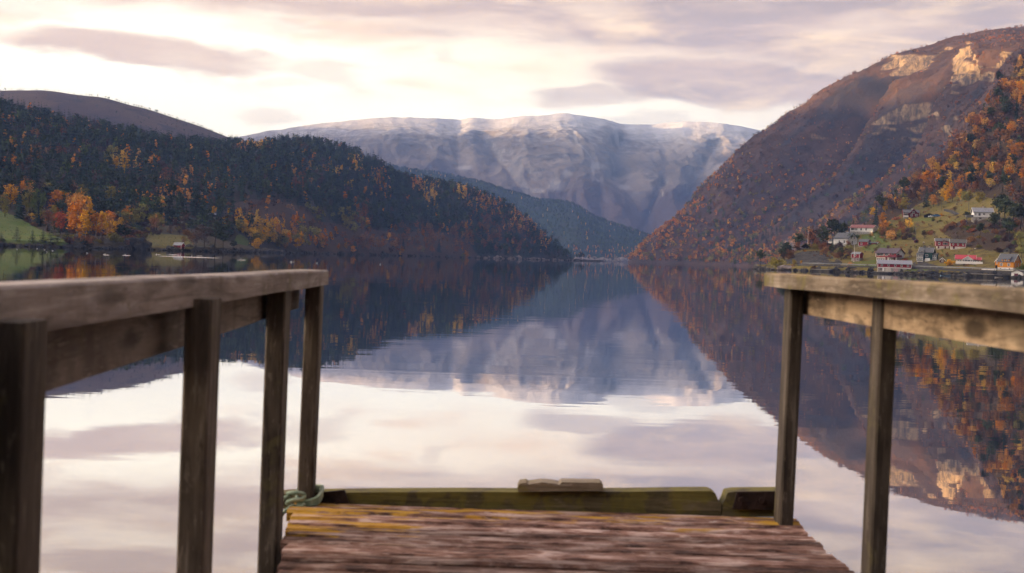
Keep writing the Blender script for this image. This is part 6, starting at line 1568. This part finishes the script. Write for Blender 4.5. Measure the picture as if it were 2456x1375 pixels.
# trees and bushes of the village
RHL = ('rh',)
FEAT_R = [
    ('wide_pine', 'pine', 1882, 603, 568, 'leaning dark pine left of the smoke on the point', .75), ('pine', 'pine', 1886, 618, 578, 'dark pine at the outer edge of the knoll', 1.3), ('pine', 'pine', 1824, 636, 596, 'lone slim pine at the tip of the point', 1.1), ('pine', 'pine', 1916, 590, 547, 'tall dark pine behind the smoke and the cabin', 1.35), ('bare', 'brown', 1950, 582, 522, 'tall red-brown bare tree behind the flagpole', 1.0), ('bare', 'rust', 1942, 584, 530, 'rusty bare tree left of the broad pines', 1.1),
    ('wide_pine', 'pine', 1974, 582, 530, 'broad dark pine left of the white gabled house', 1.15), ('pine', 'pine', 2000, 575, 514, 'tall dark pine above the white gabled house', 1.2), ('wide_pine', 'pine', 2020, 570, 526, 'broad dark pine behind the gabled house roof', 1.1), ('spruce', 'spruce', 2046, 545, 512, 'dark spruce left of the white long house', 1.0),
    ('spruce', 'spruce', 1996, 606, 568, 'small dark spruce in front of the white gabled house', 1.1), ('bush', 'olive', 1866, 646, 613, 'large rounded olive yellow bush on the point', 1.0), ('bush', 'olive', 1955, 600, 581, 'olive yellow bush right of the sod roofed cabin', .9), ('bush', 'rust', 1980, 610, 584, 'rust brown bush below the white gabled house', .8), ('bush', 'rust', 1895, 622, 595, 'orange-brown bush on the left slope of the knoll', .8), ('bush', 'orange', 1930, 604, 597, 'small orange shrub under the sod roofed cabin', 1.0),
    ('bush', 'olive', 1904, 634, 619, 'yellow-brown bush at the foot of the rock face', .7), ('bush', 'yellow', 1922, 633, 622, 'small yellow shrub at the foot of the rock face', .6), ('bush', 'green', 2056, 570, 560, 'dark green rounded bush below the white long house', 1.0), ('bush', 'green', 2040, 586, 571, 'dark green bush right of the white gabled house', 1.0), ('birch', 'orange', 2092, 567, 556, 'small orange tree by the corner of the white long house', 1.4),
    ('round', 'yellow', 2217, 446, 412, 'brilliant yellow rounded tree, largest on the upper slope', .95), ('round', 'yellow', 2196, 448, 424, 'smaller yellow tree left of the brilliant yellow one', .9), ('round', 'yellow', 2275, 465, 428, 'yellow-green leaning tree right of the brilliant yellow one', 1.0), ('birch', 'yellow', 2262, 480, 452, 'yellow sapling below the yellow-green leaning tree', 1.2), ('round', 'orange', 2275, 478, 448, 'dull orange rounded tree at the top of the meadow', 1.0), ('spruce', 'pine', 2222, 496, 443, 'tall dark conifer at the top left of the meadow', 1.0), ('spruce', 'spruce', 2100, 540, 482, 'dark spruce above the white long house', .9),
    ('birch', 'yellow', 2094, 508, 476, 'yellow birch leaning beside the dark spruce', 1.4), ('birch', 'yellow', 2134, 476, 459, 'small bright yellow tree on the ridge', 1.4), ('pine', 'pine', 2120, 482, 458, 'small dark pine on the ridge left of the bright yellow tree', 1.4), ('birch', 'yellow', 2147, 470, 452, 'tiny yellow tree at the ridge line', 1.2), ('round', 'orange', 2116, 537, 508, 'orange-brown rounded tree left of the dark red farmhouse', 1.0), ('bush', 'red', 2150, 528, 517, 'wide orange-red bush left of the dark red farmhouse', 1.6), ('round', 'yellow', 2180, 556, 520, 'tall golden tree below the dark red farmhouse', .8),
    ('spruce', 'spruce', 2193, 562, 540, 'small dark spruce below the golden tree', 1.0), ('bush', 'green', 2137, 548, 535, 'bright green bush left of the golden tree', 1.0), ('round', 'orange', 2342, 432, 388, 'orange tree on the upper slope left of the yellow crown', .9), ('round', 'yellow', 2382, 420, 386, 'yellow crowned tree high on the right', 1.1), ('birch', 'yellow', 2420, 400, 366, 'yellow tree near the top right of the wood', 1.5), ('birch', 'orange', 2338, 444, 410, 'orange pointed tree at the middle of the wood', 1.2), ('spruce', 'spruce', 2405, 438, 390, 'dark spruce among the bare trees on the right', 1.0), ('birch', 'yellow', 2425, 425, 400, 'slim yellow tree right of the dark spruce', 1.0),
    ('bush', 'olive', 2318, 482, 452, 'large olive-brown bush at the top of the meadow', .9), ('bush', 'olive', 2350, 484, 456, 'second large olive-brown bush at the top of the meadow', .9), ('bare', 'brown', 2290, 510, 492, 'grey gnarled fruit tree on the meadow', 1.5), ('wide_pine', 'pine', 2318, 525, 503, 'dark rounded pine left of the upper white house', 1.3), ('pine', 'pine', 2395, 525, 460, 'tall dark pine at the right end of the upper white house', 1.3), ('pine', 'pine', 2410, 535, 470, 'dark pine right of the upper white house', 1.3), ('pine', 'pine', 2430, 545, 480, 'dark pine in the stand near the right edge', 1.3), ('pine', 'pine', 2448, 550, 485, 'dark pine at the right edge of the pine stand', 1.3), ('pine', 'pine', 2385, 560, 505, 'dark pine with bare trunk below the upper white house', 1.3),
    ('pine', 'pine', 2420, 580, 515, 'bare-trunked pine above the grey shed', 1.2), ('pine', 'pine', 2350, 572, 530, 'slim pine below the upper white house', 1.1), ('bush', 'rust', 2285, 545, 530, 'brown rounded bush below the meadow', 1.2), ('bush', 'rust', 2312, 540, 524, 'brown rounded bush left of the upper white house base', 1.1), ('bush', 'green', 2238, 530, 521, 'dark green bush in front of the sod roofed carport', 1.2), ('bush', 'green', 2255, 532, 525, 'low green bush right of the parked cars', 1.5), ('birch', 'orange', 2258, 520, 508, 'small orange tree behind the parked cars', 1.2),
    ('bush', 'yellow', 2277, 638, 618, 'large yellow bush left of the bright red roofed bungalow', .9), ('bush', 'green', 2352, 660, 655, 'small dark bush on the shore bank', 1.4), ('bush', 'red', 2172, 626, 617, 'orange bush at the end of the red and white house', 1.4), ('bush', 'orange', 2040, 636, 628, 'orange-yellow bush below the small red shed', 1.9), ('round', 'olive', 2448, 600, 545, 'tall olive yellow tree at the right edge', .8), ('round', 'olive', 2450, 618, 570, 'second olive tree at the right edge above the ochre house', .8), ('bush', 'green', 2450, 655, 630, 'dark evergreen bush at the right edge by the ochre house', .7), ('bare', 'brown', 2182, 618, 592, 'grey bare tree between the red and white house and the green house', 1.0), ('bush', 'brown', 1953, 650, 634, 'purple-brown shrub on the shore meadow of the point', .7), ('bush', 'green', 1946, 648, 640, 'small dark green shrub on the shore meadow of the point', .9), ('bush', 'green', 2320, 652, 645, 'green shrub by the garden wall of the ochre house', 1.2)]
for f_ in FEAT_R:
    shore_tree(f_[0], f_[1], f_[2], f_[3], f_[4], f_[5], 'trees of the village hillside', f_[6], RHL)
HPX = {'spruce': (32, 52), 'pine': (32, 50), 'bare': (26, 46), 'round': (24, 40), 'birch': (26, 42), 'bush': (9, 17), 'wide_pine': (25, 40)}
fill(190, (2080, 120, 2500, 520), {('bare', 'rust'): 6, ('bare', 'brown'): 5, ('round', 'orange'): 3.4, ('birch', 'orange'): 2.0, ('pine', 'pine'): 3, ('spruce', 'spruce'): 1.4, ('round', 'olive'): 1.4, ('birch', 'yellow'): 1.2, ('round', 'yellow'): .6}, HPX,
     [(2090, 535), (2110, 500), (2150, 470), (2200, 430), (2250, 390), (2302, 335), (2350, 270), (2400, 200), (2456, 130), (2500, 90), (2500, 500), (2430, 470), (2390, 462), (2330, 478), (2265, 492), (2215, 505), (2160, 512)], 21, lambda s, f: f'{FN[f]} {SN[s]} in the village wood', 'wood above the village', RHL)
fill(70, (2110, 530, 2456, 612), {('bush', 'rust'): 4, ('bush', 'brown'): 4, ('bush', 'olive'): 3, ('bare', 'rust'): 1.2, ('bare', 'brown'): 1.2, ('bush', 'green'): 1.5}, {**HPX, 'bare': (16, 28)},
     [(2150, 560), (2200, 552), (2260, 545), (2330, 535), (2456, 535), (2456, 612), (2340, 606), (2320, 575), (2240, 572), (2170, 585)], 22, lambda s, f: f'{FN[f]} {SN[s]} in the village thicket', 'thicket between the houses', RHL, ((2240, 568, 2320, 600),))
fill(34, (2020, 545, 2240, 600), {('bush', 'rust'): 3, ('bush', 'olive'): 3, ('bush', 'green'): 2, ('bare', 'rust'): 2, ('round', 'orange'): 1}, {**HPX, 'bare': (20, 34), 'round': (20, 30)},
     [(2030, 558), (2110, 530), (2170, 526), (2180, 550), (2150, 580), (2110, 575), (2100, 540), (2040, 545)], 23, lambda s, f: f'{FN[f]} {SN[s]} by the white long house', 'garden growth by the white long house', RHL, ((2036, 535, 2106, 572),))
fill(44, (1860, 575, 2040, 636), {('bush', 'rust'): 4, ('bush', 'brown'): 3, ('bush', 'olive'): 3, ('bare', 'brown'): 2, ('bare', 'rust'): 2, ('pine', 'pine'): 1.2}, {**HPX, 'bare': (18, 34), 'pine': (22, 36)},
     [(1868, 634), (1890, 608), (1915, 594), (1960, 588), (2005, 582), (2040, 590), (2040, 622), (2015, 626), (1985, 606), (1960, 598), (1925, 598), (1900, 608), (1884, 630)], 24, lambda s, f: f'{FN[f]} {SN[s]} on the rocky knoll', 'growth on the rocky knoll', RHL, ((1918, 580, 1946, 600), (1980, 575, 2034, 594)))
# the rest of the wood on that slope
p, r = sample(V_rh, k_rh, 9000, 31); px, py = proj(p)
zw = np.interp(px, [1800, 1950, 2100, 2190, 2240, 2330, 2400, 2456, 3300], [560, 560, 520, 490, 470, 462, 470, 500, 500])
keep = (py < zw) & (px > 2060) & (px < 2620) & (r.rand(len(p)) < .55)
forest('village_wood', p[keep], choose(r, {('bare', 'rust'): 6, ('bare', 'brown'): 8, ('round', 'orange'): 2, ('pine', 'pine'): 2.5, ('spruce', 'spruce'): 1.5, ('bush', 'brown'): 3, ('bush', 'rust'): 3}, keep.sum()), r.uniform(4, 10, keep.sum()), 15)

# rough grass and low scrub on the slope
p, r = sample(V_rh, k_rh, 9000, 41); px, py = proj(p)
keep = (px > 1830) & (px < 2480) & (py > 470) & (p[:, 2] > 1.2)
for o in COL.objects:
    if o.parent is None and o.get('category') in ('house', 'boathouse', 'shed', 'hut', 'carport', 'car'):
        keep &= np.hypot(p[:, 0] - o.location.x, p[:, 1] - o.location.y - 2) > 7.5
cc = np.array([q[:2] for q in cl])
for q in cc[::2]: keep &= np.hypot(p[:, 0] - q[0], p[:, 1] - q[1]) > 3.2
dens = fbm(p[:, 0], p[:, 1], p[:, 2] * 0, 22, 4, 71); keep &= dens > r.uniform(-.55, .35, len(p))
forest('hillside_scrub', p[keep], choose(r, {('bush', 'brown'): 4, ('bush', 'rust'): 3, ('round', 'olive'): 2, ('round', 'green'): 1}, keep.sum()), r.uniform(.5, 1.9, keep.sum()), 16)

# give look-alikes their place in the row
ORD = ['leftmost', 'second from left', 'third from left', 'fourth from left', 'fifth from left', 'sixth from left', 'seventh from left', 'eighth from left', 'ninth from left', 'tenth from left', 'eleventh from left', 'twelfth from left', 'thirteenth from left', 'fourteenth from left', 'fifteenth from left', 'sixteenth from left', 'seventeenth from left', 'eighteenth from left', 'nineteenth from left', 'twentieth from left']
bpy.context.view_layer.update()
same = {}
for o in list(COL.objects):
    if o.parent is None and o.get('category') in ('tree', 'bush'):
        same.setdefault(o['label'], []).append(o)
for lab, os_ in same.items():
    if len(os_) < 2: continue
    def at_(o):
        a, b = proj(np.array([o.location[:]])); return float(a[0]), float(b[0])
    os_.sort(key=lambda o: at_(o)[1])
    nb = min(5, max(1, math.ceil(len(os_) / 11))); per = math.ceil(len(os_) / nb)
    bands = [''] if nb == 1 else (['upper ', 'lower '] if nb == 2 else ['topmost ', 'upper ', 'middle ', 'lower ', 'lowest '][:nb] if nb > 3 else ['upper ', 'middle ', 'lower '])
    for b in range(nb):
        row = sorted(os_[b * per:(b + 1) * per], key=lambda o: at_(o)[0])
        for i, o in enumerate(row):
            w = ORD[min(i, 19)]
            if i == len(row) - 1 and i: w = 'rightmost'
            o['label'] = f"{lab}, {w} of the {bands[min(b, len(bands) - 1)]}row"

# gulls on the water, wakes, smoke
M_gull = plain('gull_white', (.75, .75, .76), .7, .2, .05); M_gullg = plain('gull_grey', (.35, .36, .4), .7, .2, .05)
def gull(px_, py_, label):
    q = ray(px_, py_); k = -CAMZ / q.z if q.z < 0 else 500
    loc = Vector((q.x * k, q.y * k, 0))
    if loc.y > 640: loc *= 600 / loc.y; loc.z = 0
    e = empty('gull', loc, rt.uniform(0, 6.28), 0.75 + loc.y / 1400); setp(e, label, 'gull', 'gulls resting on the water')
    MB().tube([(-.24, 0, .06), (-.14, 0, .08), (0, 0, .08), (.12, 0, .1), (.17, 0, .13)], [.01, .07, .1, .07, .03], 10).build('body', M_gull, e, True)
    MB().tube([(.13, 0, .12), (.16, 0, .2), (.19, 0, .22), (.22, 0, .22)], [.035, .035, .042, .02], 8).build('head', M_gull, e, True)
    for s in (-1, 1): MB().tube([(.08, s * .07, .13), (-.1, s * .08, .14), (-.28, s * .02, .12)], [.03, .045, .008], 6).build('wing', M_gullg, e, True)
for i, (gx_, gy_) in enumerate([(41, 599), (89, 597), (107, 600), (113, 605.5), (126, 602), (209, 608), (251, 611.5), (300, 612), (375, 611), (460, 614), (577, 624), (698, 629), (760, 632), (912, 635)]):
    gull(gx_, gy_, f"white gull afloat off the left shore, {ORD[i] if i < 13 else 'rightmost'}")
# wake streaks: low ripples whose near faces mirror the bright sky
wk, wf = [], []
def wake(x0, x1, py_, h_):
    Y = -CAMZ / ray((x0 + x1) / 2, py_).z * ray((x0 + x1) / 2, py_).y
    a = (x0 - CX) / FPX * Y; b = (x1 - CX) / FPX * Y; N_ = 24; k = len(wk)
    for i in range(N_ + 1):
        f = i / N_; x = a + (b - a) * f; e_ = math.sin(math.pi * f) ** .5
        yy = Y + rt.uniform(-.25, .25); w_ = .5 * e_ + .02
        wk.extend([(x, yy - w_, -.004), (x, yy, .008 + h_ * e_ * rt.uniform(.6, 1)), (x, yy + w_, -.004)])
        if i:
            j = k + (i - 1) * 3; wf.extend([(j, j + 3, j + 4, j + 1), (j + 1, j + 4, j + 5, j + 2)])
for a_ in [(378, 527, 617, .085), (246, 260, 612, .07), (290, 312, 613, .08), (400, 432, 611.5, .08), (368, 384, 611, .06), (470, 484, 614, .06), (567, 588, 624, .06), (693, 706, 629, .05)]:
    wake(*a_)
o = link('wake_ripples', mesh('wake_ripples', wk, wf), M_water); o['kind'] = 'stuff'
# chimney smoke drifting left from the cabin
q = P(1904, 590, 712)
bm = bmesh.new(); bmesh.ops.create_icosphere(bm, subdivisions=3, radius=1)
for v in bm.verts: v.co = Vector((v.co.x * 9.5, v.co.y * 5, v.co.z * 3.6 + v.co.x * -.6))
me = bpy.data.meshes.new('smoke'); bm.to_mesh(me); bm.free()
mt, n = material('wood_smoke'); pv = n.n('ShaderNodeVolumePrincipled'); pv.inputs['Color'].default_value = (.75, .8, .9, 1)
tc = n.n('ShaderNodeTexCoord').outputs['Object']; ln = n.n('ShaderNodeVectorMath', operation='LENGTH'); n.put(ln.inputs[0], n.scale(n.addv(tc, n.vec(0, 0, n.m('MULTIPLY', n.sep(tc)[0], .6))), (1 / 9.5, 1 / 5, 1 / 3.6)))
n.put(pv.inputs['Density'], n.m('MULTIPLY', n.m('MULTIPLY', n.step(ln.outputs['Value'], 1.0, .2), n.step(n.noise(tc, .22, 4, .6, .5), .38, .68)), .16))
n.t.links.new(pv.outputs[0], n.n('ShaderNodeOutputMaterial').inputs['Volume'])
sm_ = link('smoke', me, mt); sm_.location = (q.x, 712, q.z + .5); sm_['kind'] = 'stuff'
# ------------------------------------------------------------------ the air over the fjord
mt, n = material('haze_air')
pv = n.n('ShaderNodeVolumePrincipled')
pv.inputs['Color'].default_value = (0.25, 0.44, 1.0, 1); pv.inputs['Density'].default_value = 1.0e-4
pv.inputs['Anisotropy'].default_value = 0.0
n.t.links.new(pv.outputs[0], n.n('ShaderNodeOutputMaterial').inputs['Volume'])
hz = MB().box(-4300, 4000, -3400, 8100, -40, 790).build('haze', mt); hz['kind'] = 'stuff'
